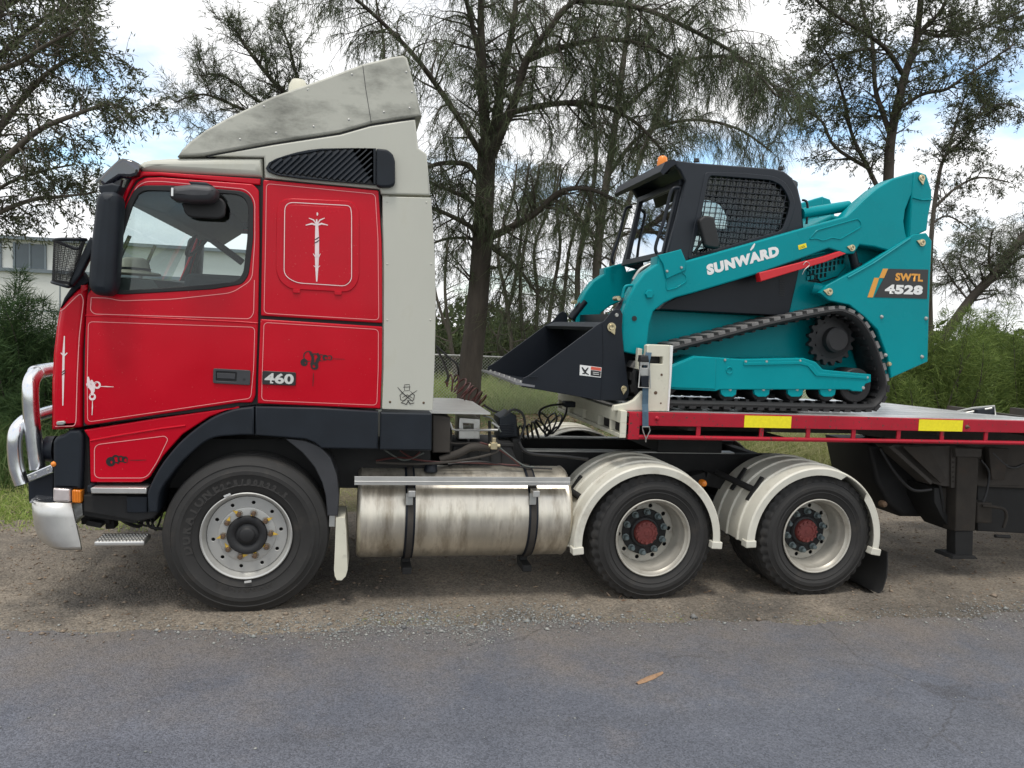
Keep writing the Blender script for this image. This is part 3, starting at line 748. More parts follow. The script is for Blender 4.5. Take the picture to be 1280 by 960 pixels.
scroll('dagger_band', [([(77,466),(79.5,464),(82,462)], .007), ([(77,469),(79.5,467),(82,465)], .007)], Y0-.0026, M['stripe_black'], fas)
scroll('black_scroll', [(curl(139,577,4.8,2.5,0,1.2), .028), (curl(145,573.5,5,3,.4,1.1), .014), (curl(151,574,4,2.6,2.4,1.1), .012), (curl(156.5,574.5,3.8,2.4,.3,1.1), .013), ([(147,570),(149,576),(147,580)], .014), ([(162,575.3),(172,575.3),(183,575)], .005)], Y0+.010, M['stripe_black'], low)
# badge, handle, little lamp on the corner panel
bd = plate('badge', [(328,463.5),(370,465.5),(369.5,482),(327.5,480.5)], Y0-.010, .010, M['badge'], sll, bevel=.002, r=.012)
place_text('badge_number', '460', ((330.5,479.0), (367,480.5), (331,465.8)), Y0-.0115, M['silver'], sll, offset=.035)
hd = plate('handle', [(266.5,460.5),(313,463),(312.5,481.5),(266,479)], Y0-.012, .014, M['darkgrey'], door, holes=[[(270,463.8),(296,465.2),(295.7,477.3),(269.8,476)]], bevel=.003, r=.012, hr=.008)
plate('handle_recess', [(269,462.5),(297,464),(296.5,478.5),(268.5,477)], Y0-.003, .004, M['black'], door, bevel=.001)
plate('handle_lever', [(271,466),(294,467.2),(294,474),(271,473)], Y0-.012, .010, M['darkgrey'], door, bevel=.003)
b = MB(); q = P(305.5,474,Y0); b.cyl((q.x, Y0-.013, q.z), (q.x, Y0, q.z), .008, 10); b.build('lock', M['badge'], door, 40)
plate('marker_lamp', [(70,527),(80,526),(82,529),(79,531.5),(70,531.5)], Y0-.014, .02, M['steel'], fas, bevel=.006, r=.01)

# --- front, windscreen, roof
FRONT = [(75,384),(71,406),(66.8,441),(64.8,480),(64.5,537),(80,537),(84,400),(90,372)]
plate('front_panel', FRONT, Y0+.215, 2.5-2*(Y0+.215), M['red'], truck, bevel=.01)
b = MB(); lo, hi = P(84,374,.06), P(158,219,.06)
b.add([(lo.x, .09, lo.z), (lo.x-.05, 1.25, lo.z), (lo.x, 2.41, lo.z), (hi.x, 2.41, hi.z), (hi.x-.04, 1.25, hi.z), (hi.x, .09, hi.z)], [(0,1,4,5), (1,2,3,4)]); b.build('windscreen', M['glass'], truck, 60)
scuttle = MB(); lo2 = P(86,372,.06)
scuttle.span((lo2.x-.02, .07, lo2.z-.06), (lo2.x+.12, 2.43, lo2.z+.01)); scuttle.build('scuttle', M['blackplastic'], truck, bevel=.01)
plate('scuttle_corner', [(75,385),(80,372),(90,357),(104,340),(112,352),(97,361),(85,373)], Y0+.004, .06, M['blackplastic'], truck, bevel=.01)
b = MB()
for yy in (1.0, 1.75):
    a, c = Vector((lo.x-.07, yy, lo.z)), Vector((lo.x+(hi.x-lo.x)*.62-.07, yy-.12, lo.z+(hi.z-lo.z)*.62))
    b2 = MB(); b2.tube([a, (a+c)/2+Vector((-.015, 0, 0)), c], .007, 6); b2.tube([a+(c-a)*.35+Vector((-.01, .04, 0)), c+Vector((0, .05, 0))], .009, 6); b2.build('wiper', M['black'], truck, 50)
ROOF = [(170,214),(172.5,204.5),(178,200.5),(188,198.2),(212,196.6),(328,196.6),(328,221.8)]
plate('roof', ROOF, Y0+.004, 2.5-2*(Y0+.004), M['white'], truck, bevel=.045)
plate('roof_rear', [(330.2,197),(330.2,222),(474,236),(530,238),(530,190),(460,160)], Y0+.05, 2.5-2*(Y0+.05), M['white'], truck, bevel=.01)
UPPER = [(221,195.5),(227,187),(236,177.5),(257,162),(284,147),(340,120.5),(397,100.5),(453,79.8),(490,70.5),(504,68.5),(509,72),(518,107),(527.5,144.5),(500,148.5),(464,154),(425,165),(341,178.3),(257,193.6)]
SIDEF = [(262,195),(341,180.8),(425,168),(464,157),(500,151.5),(519,149),(521,166),(523,185),(533.5,192),(538,244),(476.5,242.5),(474.6,236.5),(400,229.5),(331,222.5),(329.8,196.4)]
plate('air_deflector', UPPER, .03, 2.44, M['mould'], truck, bevel=.016)
b = MB(); b.tube([P(x, y, .0298) for x, y in ((453.5,82),(457,110),(464,153))], .0022, 5); b.build('deflector_seam', M['darkgrey'], truck)
for x, y in ((300,174),(345,166),(392,158),(436,149.5),(480,140),(512,135),(515,115),(508,90),(440,93),(385,112),(330,133)):
    q = P(x, y, .03); b = MB(); b.lathe([(0, -.003), (.006, -.002), (.009, .001)], (q.x, .03, q.z), 8); b.build('rivet', M['steel'], truck, 40)
for x, y in ((484,252),(533,253),(484,400),(538,400),(484,330),(539,330)):
    q = P(x, y, Y0); b = MB(); b.lathe([(0, -.003), (.006, -.002), (.009, .001)], (q.x, Y0, q.z), 8); b.build('rivet', M['white'], truck, 40)
sf = plate('side_fairing', SIDEF, .035, .10, M['white'], truck, bevel=.012); mirror_y(sf)
rf = plate('rear_fairing', [(478,245.5),(539,247),(543,310),(545,371),(543.5,450),(541,513.5),(477.5,511.5),(479.5,460),(480,330)], Y0, .02, M['white'], truck, bevel=.005, r=.01); mirror_y(rf)
plate('deflector_gap_strip', [(256,194.6),(341,179.3),(425,166.2),(464,155.3),(500,150),(519,148),(519,151),(464,159),(425,170),(341,183),(262,197)], .05, .05, M['black'], truck, bevel=.002)
b = MB(); a = P(373,106,1.2); b.lathe([(.0, .10), (.05, .095), (.075, .05), (.08, -.05)], (a.x, 1.2, a.z-.06), 16, 'z'); b.build('roof_beacon', M['cream'], truck, 50)
b = MB(); a = P(238,194.5,.1); b.box((a.x, .1, a.z), (.05, .03, .02)); b.build('deflector_bracket', M['blackplastic'], truck, bevel=.004)
# rust line and screws, outlaw sticker
for sx, sy in ((487.5,502.5), (529.5,503.5)):
    q = P(sx, sy, Y0); b = MB(); b.lathe([(0, -.004), (.006, -.003), (.009, 0), (.009, .004)], (q.x, Y0, q.z), 10); b.build('screw', M['rust'], rf, 40)
scroll('helmeted_figure_sticker', [([(505.5,481),(512,480.6)], .005), ([(505.5,481),(505.8,488.5),(512,488),(512,480.6)], .005), ([(504,484),(513,483.6)], .006), ([(497,484),(503,491),(510,497),(516,502)], .007), ([(521.5,488),(514,493),(507,499),(501,504)], .007),
        ([(505,489),(500,494),(501,500),(507,501)], .006), ([(513,489),(518,494),(517,500),(511,501)], .006), ([(503,497),(509,493.5),(516,498)], .006), ([(502,503.5),(508,505.5),(511,500)], .008), ([(518,503.5),(513,505),(509,500)], .008)], Y0-.0018, M['stripe_black'], rf)
# roof-side air intake
INTAKE = [(332,210),(336,203),(345,198),(357,194),(371,190),(386,187),(402,185.3),(440,184.8),(470,185.2),(470,231),(420,227),(374,223),(346,218.8),(335,214.5)]
it = plate('air_intake', INTAKE, .018, .05, M['black'], truck, bevel=.006)
plate('intake_rim', INTAKE, .004, .02, M['blackplastic'], it, holes=[grow(INTAKE, -4)], bevel=.004)
plate('intake_end_cap', [(470.5,185),(484,186.5),(491,192),(494,201),(494,230),(489,233.5),(476,234),(470.5,232)], -.012, .07, M['blackplastic'], it, bevel=.014, r=.015)
def clip_line(poly, p, d):
    ts = []
    for i in range(len(poly)):
        a, c = poly[i-1], poly[i]; ex, ey = c[0]-a[0], c[1]-a[1]
        den = d[0]*ey-d[1]*ex
        if abs(den) < 1e-9: continue
        t = ((a[0]-p[0])*ey-(a[1]-p[1])*ex)/den; u = ((a[0]-p[0])*d[1]-(a[1]-p[1])*d[0])/den
        if 0 <= u < 1: ts.append(t)
    return (min(ts), max(ts)) if len(ts) >= 2 else None
small = grow(INTAKE, -6)
for k in range(22):
    p = (318+8.4*k, 222); d = (.74, -.67)
    c = clip_line(small, p, d)
    if not c or c[1]-c[0] < 6: continue
    a, e = P(p[0]+d[0]*c[0], p[1]+d[1]*c[0], .012), P(p[0]+d[0]*c[1], p[1]+d[1]*c[1], .012)
    MB().bar(a, e, .026, .014, (0, -.8, .6)).build('slat', M['blackplastic'], it)

# --- sun visor, mirrors
b = MB(); secs = []
for (x0, y0_), (x1, y1_) in [((175,205.5),(176,219)), ((168,200),(171,221.5)), ((152,196.5),(156,222)), ((137,208),(138,226)), ((124,222.5),(131,233))]:
    pass
vis = [(175,209),(172,203),(165,199.5),(152,197),(144,202),(134,212),(123.5,223),(124.5,228),(131,234),(139,228),(150,221),(163,221.5),(172,219)]
plate('sun_visor', vis, -.02, .10, M['visor'], truck, bevel=.02)
b = MB(); a, c = P(150,198,.08), P(124,226,.08)
b.add([(a.x, .08, a.z), (a.x, 2.42, a.z), (c.x-.02, 2.42, c.z), (c.x-.02, .08, c.z), (a.x, .08, a.z-.01), (a.x, 2.42, a.z-.01), (c.x-.02, 2.42, c.z-.01), (c.x-.02, .08, c.z-.01)], [(0,1,2,3),(4,7,6,5),(0,3,7,4),(1,5,6,2),(3,2,6,7)]); b.build('sun_visor_blade', M['visor'], truck)
plate('visor_bracket', [(133,234),(146,225),(152,224),(146,246),(138,250)], .0, .05, M['darkgrey'], truck, bevel=.008)
MIR = [(117,252),(119,243),(125,238),(140,238),(146,242),(148,250),(145.5,300),(142,355),(139,365),(132,370),(117,368.5),(109.5,362),(107.5,352),(111,305)]
mr = plate('main_mirror', MIR, -.17, .20, M['blackplastic'], truck, bevel=.055, r=.03); mirror_y(mr)
plate('mirror_arm', [(112,296),(121,302),(100,345),(90,357),(84,355),(98,325)], -.06, .06, M['blackplastic'], truck, bevel=.012)
plate('mirror_arm', [(122,232),(140,228),(150,232),(142,248),(126,246)], -.10, .14, M['blackplastic'], truck, bevel=.015)
# wire basket in front of the mirror arm
bs = sub('mirror_basket', truck, tuple(P(85,330,.1)))
b = MB()
ring_t = [P(68,300,-.02), P(82,298.8,-.10), P(106,299.5,-.06), P(104,301,.12), P(97,311,.28), P(72,302,.2)]
ring_b = [P(65.5,353,.0), P(74,355.5,-.06), P(86,358.5,-.06), P(92,354,.12), P(86,354,.25), P(68,352,.2)]
b.tube(catmull(ring_t, 5, True), .011, 7, True); b.tube(catmull(ring_b, 5, True), .010, 7, True); b.build('basket_rim', M['blackplastic'], bs, 50)
tt, bb = catmull(ring_t, 12, True), catmull(ring_b, 12, True)
b = MB(); nn = len(tt)
for i in range(nn): b.tube([tt[i], bb[i]], .0016, 4)
for k in range(1, 22):
    b.tube([tt[i].lerp(bb[i], k/22) for i in range(0, nn, 2)], .0016, 4, True)
b.build('basket_mesh', M['black'], bs, kind='stuff')
km = plate('kerb_mirror', [(210,244),(212,236),(216,231.5),(240,229),(264,231),(270.5,236),(269,246),(262,251.5),(240,252),(215,249.5)], -.20, .17, M['darkgrey'], truck, bevel=.04, r=.02)
plate('kerb_mirror_clip', [(235,226.5),(257,227.5),(265,231.5),(256,233.5),(240,232.5)], -.12, .14, M['blackplastic'], truck, bevel=.01)
plate('kerb_mirror_face', [(228,252),(229,263),(233,269.5),(241,272),(274,273.5),(281,270),(282.5,256),(278,248),(262,244)], -.055, .03, M['black'], truck, bevel=.012, r=.03)
b = MB(); q = P(215.5,240,-.2); b.box((q.x, -.203, q.z), (.012, .006, .05)); b.build('mirror_trim', M['silver'], km)

# --- interior
zf = P(200,420,.03).z
bw = P(478,300,.1).x
inn = sub('cab_interior', truck, (XF, 1.25, zf))
b = MB(); b.span((P(95,400,.1).x, .09, zf-.04), (bw, 2.41, zf)); b.build('cab_floor', M['interior'], inn)
b = MB(); b.span((bw-.01, .07, 1.22), (bw+.03, 2.43, 3.0)); b.build('cab_back_wall', M['white'], inn)
b = MB(); b.span((P(330,300,.1).x, .09, zf+.02), (bw-.015, 2.41, zf+.62)); b.build('bunk', M['seat'], inn, bevel=.03)
b = MB(); b.span((P(335,300,.1).x, .085, zf+.95), (P(345,300,.1).x, 2.415, 2.98)); b.build('bunk_curtain', M['interior'], inn)
hz = P(250,236,.2).z
b = MB(); b.add([(P(160,230,.1).x, .09, hz+.05), (P(330,230,.1).x, .09, hz+.05), (P(330,230,.1).x, 2.41, hz+.05), (P(160,230,.1).x, 2.41, hz+.05)], [(0,1,2,3)]); b.build('headliner', M['interior'], inn)
dx = P(84,374,.1)
b = MB(); ox = P(160,225,.1).x; b.add([(ox, .10, hz+.04), (ox+.42, .10, hz+.04), (ox+.40, .10, hz-.06), (ox+.22, .10, hz-.19), (ox-.06, .10, hz-.12), (ox, 2.40, hz+.04), (ox+.42, 2.40, hz+.04), (ox+.40, 2.40, hz-.06), (ox+.22, 2.40, hz-.19), (ox-.06, 2.40, hz-.12)], [(0,1,2,3,4), (9,8,7,6,5), (0,5,6,1), (1,6,7,2), (2,7,8,3), (3,8,9,4), (4,9,5,0)]); b.build('overhead_locker', M['interior'], inn, bevel=.02)
b = MB()
secs = []
DZ = P(200,349,.6).z-dx.z
for yy, dz in ((.09, DZ-.02), (.6, DZ), (1.2, DZ+.01), (1.9, DZ+.05), (2.41, DZ)):
    secs.append([(dx.x+.03, yy, dx.z-.5), (dx.x+.03, yy, dx.z-.02), (dx.x+.26, yy, dx.z+dz), (dx.x+.52, yy, dx.z-.01+dz), (dx.x+.58, yy, dx.z-.09+dz), (dx.x+.46, yy, dx.z-.4), (dx.x+.30, yy, dx.z-.5)])
b.loft(secs); b.build('dashboard', M['dash'], inn, 50); hp_ = P(168,345,.42); HZ = hp_.z+.01; HX = hp_.x
hxs = -2.04
for yy, xx in ((.62, hxs), (1.88, hxs)):
    s = MB(); s.box((xx, yy, zf+.36), (.52, .50, .16)); s.box((xx+.28, yy, zf+.72), (.14, .48, .66), Matrix.Rotation(.15, 3, 'Y')); s.build('seat', M['seat'], inn, bevel=.05)
    s = MB(); s.box((xx+.35, yy, zf+1.13), (.10, .28, .20)); s.build('headrest', M['seat'], inn, bevel=.04)
    s = MB(); s.box((xx, yy, zf+.14), (.34, .36, .28)); s.build('seat_base', M['interior'], inn, bevel=.02)
b = MB(); c = Vector((hxs-.40, 1.88, zf+.86)); rr = .235; tilt = Matrix.Rotation(math.radians(-55), 3, 'Y')
b.tube([c+tilt@Vector((rr*math.cos(a), rr*math.sin(a), 0)) for a in [2*math.pi*k/28 for k in range(28)]], .016, 8, True)
b.tube([c+tilt@Vector((0, -rr, 0)), c, c+tilt@Vector((0, rr, 0))], .014, 6); b.tube([c, c+tilt@Vector((0, 0, -.4))], .03, 8); b.build('steering_wheel', M['black'], inn, 50)
hat = thing('brimmed_hat', 'pale brimmed hat lying on the dashboard behind the door window', 'hat', (HX, .42, HZ))
b = MB(); b.lathe([(.17, .0), (.172, .004), (.165, .014), (.105, .022), (.10, .05), (.09, .095), (.06, .115), (0, .11)], (HX, .42, HZ), 24, 'z'); hb = b.build('crown_and_brim', M['cap'], hat, 50)
b = MB(); b.lathe([(.104, .024), (.104, .045)], (HX, .42, HZ), 24, 'z'); b.build('hat_band', M['black'], hat, 50)

# --- wheel arch trim
ARCH = [(184,617),(190,602),(204,578),(229,549),(262,524),(292,512),(317.5,508.5),(317.5,544),(294,544.5),(262,549.5),(231,574),(212,597),(200,616),(196.5,641),(185,641)]
ARCH = [tuple(p) for p in catmull([Vector(p) for p in ARCH[:7]], 5)]+[tuple(p) for p in catmull([Vector(p) for p in ARCH[7:14]], 5)]+[ARCH[14]]
plate('wheel_arch', ARCH, -.012, .30, M['blackplastic'], truck, bevel=.012)
plate('arch_trim', [(319,508.3),(400,510),(473,514.5),(472.5,561.5),(425,561),(402,560.5),(393,553.5),(382,549),(357,547),(319,544.2)], -.012, .12, M['blackplastic'], truck, bevel=.010)
plate('arch_end_trim', [(475.5,515.5),(540,517),(539.5,563.5),(474.5,562.5)], -.006, .30, M['blackplastic'], truck, bevel=.010, r=.008)
plate('inner_mudguard', [(356,548),(382,551),(400,558),(413,572),(421,594),(424,620),(422.5,645),(409,645),(407,620),(402.5,603),(393,584),(378,566)], .02, .30, M['darkgrey'], truck, bevel=.008)
for yy in (1.0,):
    pass
b = MB(); b.span((P(66,480,.1).x, .30, .80), (P(545,480,.1).x, 2.2, 1.15)); b.build('cab_underbody', M['chassis'], truck)
b = MB(); b.span((XF-.75, .33, .55), (XF-.66, 2.17, 1.2)); b.build('wheel_well_front', M['chassis'], truck)
# faded mud flap behind the steer wheel
b = MB()
for i, (yy, t) in enumerate(((.03, 0),)):
    secs = []
    for (xl, xr, py) in ((420,431,647), (419.5,432.5,662), (418.5,433.5,690), (417.5,434.5,712), (418.5,432,720), (421,427,725)):
        a, c = P(xl, py, .02), P(xr, py, .02)
        secs.append([(a.x, .02, a.z), (c.x, .012, c.z), (c.x+.01, .36, c.z), (a.x+.01, .36, a.z)])
    b.loft(secs)
b.build('front_mudflap', M['cream'], truck, 40)
b = MB(); q = P(415,651,.02); b.box((q.x, .05, q.z), (.04, .05, .09)); b.build('flap_bracket', M['steel'], truck, bevel=.004)

# --- bull bar, bumper, lamps, steps
bb_ = sub('bull_bar', truck, tuple(P(40,600,.3)))
def V(px, py, y): return P(px, py, y)
a0 = V(38.5,492,.22)
def across(pts, p_last, ys): return pts+[Vector((p_last.x, y, p_last.z)) for y in ys]
pp = [V(47,586,.22), V(42.5,550,.22), V(39,517,.22), V(38,494,.22), V(38.5,481,.24), V(41,473,.29), V(45,467.5,.37), V(49.5,464.5,.48)]
l = pp[-1]
full = pp+[Vector((l.x-.01, 1.25, l.z))]+[Vector((q.x, 2.5-q.y, q.z)) for q in reversed(pp)]
b = MB(); b.tube(catmull(full, 6), .050, 16); b.build('upper_hoop', M['alu'], bb_, 60)
pp = [V(28,605,.20), V(21,585,.20), V(18.5,566,.20), V(18.5,549,.20), V(22,536.5,.22), V(30,527.5,.28), V(39,522,.40), V(47,519.5,.55)]
l = pp[-1]
full = pp+[Vector((l.x, 1.25, l.z))]+[Vector((q.x, 2.5-q.y, q.z)) for q in reversed(pp)]
b = MB(); b.tube(catmull(full, 6), .046, 16); b.build('lower_hoop', M['alu'], bb_, 60)
plate('hoop_bracket', [(33,594),(64,580.5),(66.5,586),(66,590),(36,602)], .10, .05, M['alu'], bb_, bevel=.006)
plate('hoop_plate', [(35,603),(66,591),(66,627),(36,627)], .16, .03, M['charcoal'], bb_, bevel=.004)
for hx, hy in ((37,597), (44,594.5), (60,587.5)):
    q = P(hx, hy, .1); b = MB(); b.lathe([(0, -.005), (.008, -.004), (.010, 0), (.010, .006)], (q.x, .1, q.z), 8); b.build('bolt', M['steel'], bb_)
# bumper: wraps round the nose
b = MB(); secs = []
prof = [(36,627),(37.5,646),(40.5,664),(46,675),(52,681),(62,686)]
top = P(36,627,.10)
def bplan(xf, xs, z, t):
    """plan curve of the bumper at height z: from the near side round the nose to the far side"""
    pts = [(xs, Y0+t)]
    for k in range(7):
        a = math.pi/2*k/6
        pts.append((xf+.16+t-(.16)*math.sin(a), Y0+t+.16-.16*math.cos(a)))
    pts.append((xf+t-.03, 1.25))
    pts = pts+[(x, 2.5-y) for x, y in reversed(pts[:-1])]
    return [Vector((x, y, z)) for x, y in pts]
rows = []
for (fx, fy), (sx, sy) in zip([(36,627),(37,645),(39.5,662),(44,673),(51,682),(60,686.5)], [(88.5,627),(92.5,645),(96.5,662),(99,673),(100.5,680),(101.5,684.5)]):
    f_, s_ = P(fx, fy, .12), P(sx, sy, Y0)
    rows.append(bplan(f_.x, s_.x, (f_.z+s_.z)/2, 0.0))
n = len(rows[0])
inner = [bplan(r[len(r)//2].x+.03+.0, rows[0][0].x, r[0].z, .02) for r in rows]
vs = [p for r in rows for p in r]; fs = []
for i in range(len(rows)-1):
    for k in range(n-1): fs.append((i*n+k, i*n+k+1, (i+1)*n+k+1, (i+1)*n+k))
b.add(vs, fs)
o = b.build('bumper', M['alubrush'], truck, 50)
md = o.modifiers.new('thickness', 'SOLIDIFY'); md.thickness = .022; md.offset = -1
b = MB(); q0, q1 = P(44,610,.25), P(36,627,.12)
b.add([(q1.x+.02, .07, q1.z+.003), (q1.x+.34, .05, q1.z+.003), (q1.x+.34, .30, q1.z+.05), (q1.x+.06, .30, q1.z+.09), (q1.x+.06, 2.2, q1.z+.09), (q1.x+.0, 2.2, q1.z+.003), (q1.x-.03, .3, q1.z+.003)], [(0,1,2,3), (0,3,6), (6,3,4,5)]); b.build('bumper_top', M['alu'], truck)
plate('headlamp', [(66,610),(87,611.5),(88,628),(66,627)], .035, .10, M['lens'], truck, bevel=.012, r=.01)
plate('indicator_lamp', [(89.5,612.5),(101,613.5),(101,629),(90,628.5)], .028, .08, M['amber'], truck, bevel=.008, r=.01)
b = MB()
for k in range(3): b.bar(P(91+3.2*k, 613, .026), P(91.3+3.2*k, 628, .026), .004, .004)
b.build('lamp_ribs', M['amber'], truck)
plate('bumper_corner', [(66,552),(70,546),(80,543),(86,537.5),(100,537.5),(103,545),(103,560),(101,612),(66,610.5)], .04, .24, M['blackplastic'], truck, bevel=.02, r=.012)
plate('corner_backing', [(86,540),(106,536),(112,550),(113,604),(186,604),(186,640),(170,655),(103,645),(100,612)], .10, .3, M['chassis'], truck, bevel=.01)
b = MB(); q = P(62,561,.30); b.lathe([(0, -.05), (.05, -.045), (.085, -.02), (.09, .04)], (q.x, .30, q.z), 20, 'x'); b.build('spot_lamp', M['charcoal'], truck, 50)
b = MB(); q = P(67.5,580,.05); b.lathe([(0, -.02), (.012, -.018), (.018, -.008), (.018, .03)], (q.x, .05, q.z), 14, 'y'); b.build('marker_lamp', M['amber'], truck, 50)
st = plate('cab_step', [(112,609.5),(183,610),(183,617.5),(114,617)], -.01, .22, M['alubrush'], truck, bevel=.006)
b = MB(); q = P(112.5,611,.0); b.box((q.x, .06, q.z), (.03, .14, .05)); b.build('step_end', M['blackplastic'], truck, bevel=.008)
plate('side_skirt', [(104,619),(196,620),(197,642),(192,648),(172,652),(104,640)], .06, .2, M['chassis'], truck, bevel=.01)
plate('skirt_panel', [(158,621),(184,621),(184,641),(158,641)], .045, .03, M['blackplastic'], truck, bevel=.008)
b = MB(); x0, x1 = P(119,677,.05).x, P(182,677,.05).x; z0 = P(150,677,.05).z
b.span((x0, .02, z0-.025), (x1, .20, z0+.012)); o = b.build('lower_step', M['alubrush'], truck, bevel=.012)
b = MB()
for k in range(14):
    for j in range(4): b.box((x0+.02+(x1-x0-.04)*k/13, .04+.045*j, z0+.016), (.012, .02, .008))
b.build('step_studs', M['alubrush'], o, kind='stuff')
random.seed(5)
mech = sub('steering_linkage', truck, (XF-.5, .4, .6))
for k in range(7):
    x = -2.75+.1*k+random.uniform(-.03, .03); zt = .72
    b = MB(); b.tube(catmull([(x, .3+.05*k, zt), (x+random.uniform(-.05, .1), .3, .56+random.uniform(-.05, .05)), (x+random.uniform(.02, .2), .35, .52), (x+.15, .4, zt)], 6), random.choice([.008, .011, .014]), 6); b.build('cable', M['hose'], mech, 50)
b = MB()
for k in range(12):
    b.box((-2.86+random.uniform(0, .16), .18+random.uniform(0, .25), .50+random.uniform(0, .28)), (random.uniform(.04, .12), .1, random.uniform(.03, .1)), Matrix.Rotation(random.uniform(-.6, .6), 3, 'Y'))
b.build('tow_bracket', M['chassis'], mech, bevel=.006)
for x, y in ((XF, 1.25),):
    b = MB(); b.cyl((x, .25, RF), (x, 2.25, RF), .07, 14); b.box((x, 1.25, RF+.02), (.14, 1.6, .14)); b.build('front_axle', M['chassis'], truck)
b = MB(); b.span((XF-.95, .25, .55), (XF+.95, .27, .56)); 
plate('engine_sump', [(150,640),(360,640),(360,600),(150,600)], .75, 1.0, M['chassis'], truck)

# --- chassis behind the cab
for yy in (.82, 1.60):
    b = MB(); b.span((-3.0, yy, .74), (2.62, yy+.08, 1.0)); b.build('chassis_rail', M['chassis'], truck, bevel=.006)
    b = MB(); b.span((.0, yy-.012, 1.002), (2.2, yy+.09, 1.014)); b.build('rail_edge', M['steel'], truck)
b = MB()
for x in (-.6, .3, 1.85, 2.5): b.span((x, .9, .78), (x+.09, 1.6, .97))
b.build('crossmember', M['chassis'], truck, bevel=.005)
for x in (XM, XR):
    b = MB(); b.cyl((x, .3, RD), (x, 2.2, RD), .085, 14); b.lathe([(.02, -.2), (.14, -.16), (.20, 0), (.14, .16), (.02, .2)], (x, 1.25, RD+.02), 20); b.build('drive_axle', M['chassis'], truck, 50)
for yy in (.66, 1.72):
    b = MB(); pts = [(XM-.25, yy, .62), (XM+.2, yy, .70), ((XM+XR)/2, yy, .82), (XR-.2, yy, .70), (XR+.25, yy, .62)]
    for i in range(len(pts)-1): b.bar(pts[i], pts[i+1], .12, .11)
    b.build('leaf_spring', M['chassis'], truck)
fw = sub('fifth_wheel', truck, (1.75, 1.25, 1.06))
b = MB(); b.lathe([(.0, 0), (.50, 0), (.52, -.02), (.50, -.06), (.0, -.06)], (1.75, 1.25, 1.22), 36, 'z'); b.build('coupling_plate', M['chassis'], fw, 40)
b = MB(); b.span((1.45, .75, 1.016), (2.05, 1.75, 1.155)); b.build('coupling_base', M['chassis'], fw, bevel=.01)

# --- fuel tank
tk = sub('fuel_tank', truck, (-.3, .4, .7))
xa, xb = P(446.5,650,.06).x, P(716,650,.06).x
zt, zb = P(580,590,.18).z, P(580,700,.18).z
zc, rt = (zt+zb)/2-.0, (zt-zb)/2+.01
yc = .03+rt
b = MB(); b.lathe([(.0, 0), (rt-.035, .0), (rt-.012, .006), (rt, .02), (rt+.004, .026), (rt, .034), (rt, xb-xa-.034), (rt+.004, xb-xa-.026), (rt, xb-xa-.02), (rt-.012, xb-xa-.006), (rt-.035, xb-xa), (0, xb-xa)], (xa, yc, zc), 64, 'x'); b.build('tank_shell', M['tank'], tk, 40)
for sx in (513, 667):
    xs = P(sx, 650, .03).x
    b = MB(); b.lathe([(rt+.005, -.036), (rt+.011, -.034), (rt+.011, .034), (rt+.005, .036)], (xs, yc, zc), 64, 'x'); s = b.build('tank_strap', M['charcoal'], tk, 40)
    b = MB(); b.lathe([(rt+.012, -.021), (rt+.0155, -.019), (rt+.0155, .019), (rt+.012, .021)], (xs, yc, zc), 64, 'x'); b.build('strap_band', M['grime'], tk, 40)
    q = P(sx-1, 614, .03); b = MB(); b.box((q.x, yc-rt-.012, q.z-.055), (.05, .012, .085), Matrix.Rotation(.0, 3, 'X')); b.build('strap_buckle', M['steel'], tk, bevel=.003)
    b = MB(); b.box((xs, yc-.1, zc-rt-.06), (.07, .22, .05)); b.box((xs, yc-.02, zc-rt-.03), (.06, .1, .12)); b.build('tank_bracket', M['chassis'], tk, bevel=.006)
    b = MB(); b.box((xs, yc-rt-.005, zc+rt*.62), (.05, .10, .045)); b.build('shelf_bracket', M['alubrush'], tk, bevel=.004)
za = P(580,606,.0).z; zz = P(580,595.5,.0).z
b = MB(); xs0, xs1 = P(443,600,.0).x, P(712,603,.0).x
b.span((xs0, -.015, za), (xs1, .10, za+.008)); b.span((xs0, -.018, za), (xs1, -.008, zz)); b.span((xs0, -.022, za+.018), (xs1, -.0175, za+.028)); b.build('tank_shelf', M['alubrush'], tk, bevel=.003)
q = P(539, 588, .22); b = MB(); b.lathe([(.0, .055), (.035, .055), (.045, .045), (.05, .0)], (q.x, yc-.12, zc+rt-.02), 20, 'z'); b.build('filler_cap', M['charcoal'], tk, 40)

# --- deck plate, air gear and lines between cab and trailer
zc1 = P(600,516,.25).z
dk = sub('catwalk', truck, (-.3, .8, zc1))
b = MB(); x0, x1 = P(543,512,.25).x, P(613,518,.25).x
b.add([(x0-.1, .25, zc1), (x1, .25, zc1), (x1-.02, 1.0, zc1+.01), (x1-.10, 1.35, zc1), (x0-.1, 1.35, zc1), (x0-.1, .25, zc1-.012), (x1, .25, zc1-.012), (x1-.02, 1.0, zc1-.002), (x1-.10, 1.35, zc1-.012), (x0-.1, 1.35, zc1-.012)], [(0,1,2,3,4), (9,8,7,6,5), (0,5,6,1), (1,6,7,2), (2,7,8,3), (3,8,9,4), (4,9,5,0)])
b.build('catwalk_plate', M['alubrush'], dk)
plate('catwalk_side', [(541,518),(563,522),(563,566),(541,566)], .27, .5, M['grime'], dk, bevel=.01)
plate('valve_block', [(574,522),(600,524),(600,549),(573,549)], .45, .25, M['alubrush'], dk, holes=[[(579,529),(592,530),(592,537),(579,536)]], bevel=.006)
plate('regulator', [(624,522),(638,515),(646,520),(648,546),(624,548)], .55, .25, M['blackplastic'], dk, bevel=.015)
for k in range(7): plate('regulator_fin', [(624,531+2.1*k),(643,530+2.1*k),(643,531.2+2.1*k),(624,532.2+2.1*k)], .54, .02, M['charcoal'], dk, bevel=.001)
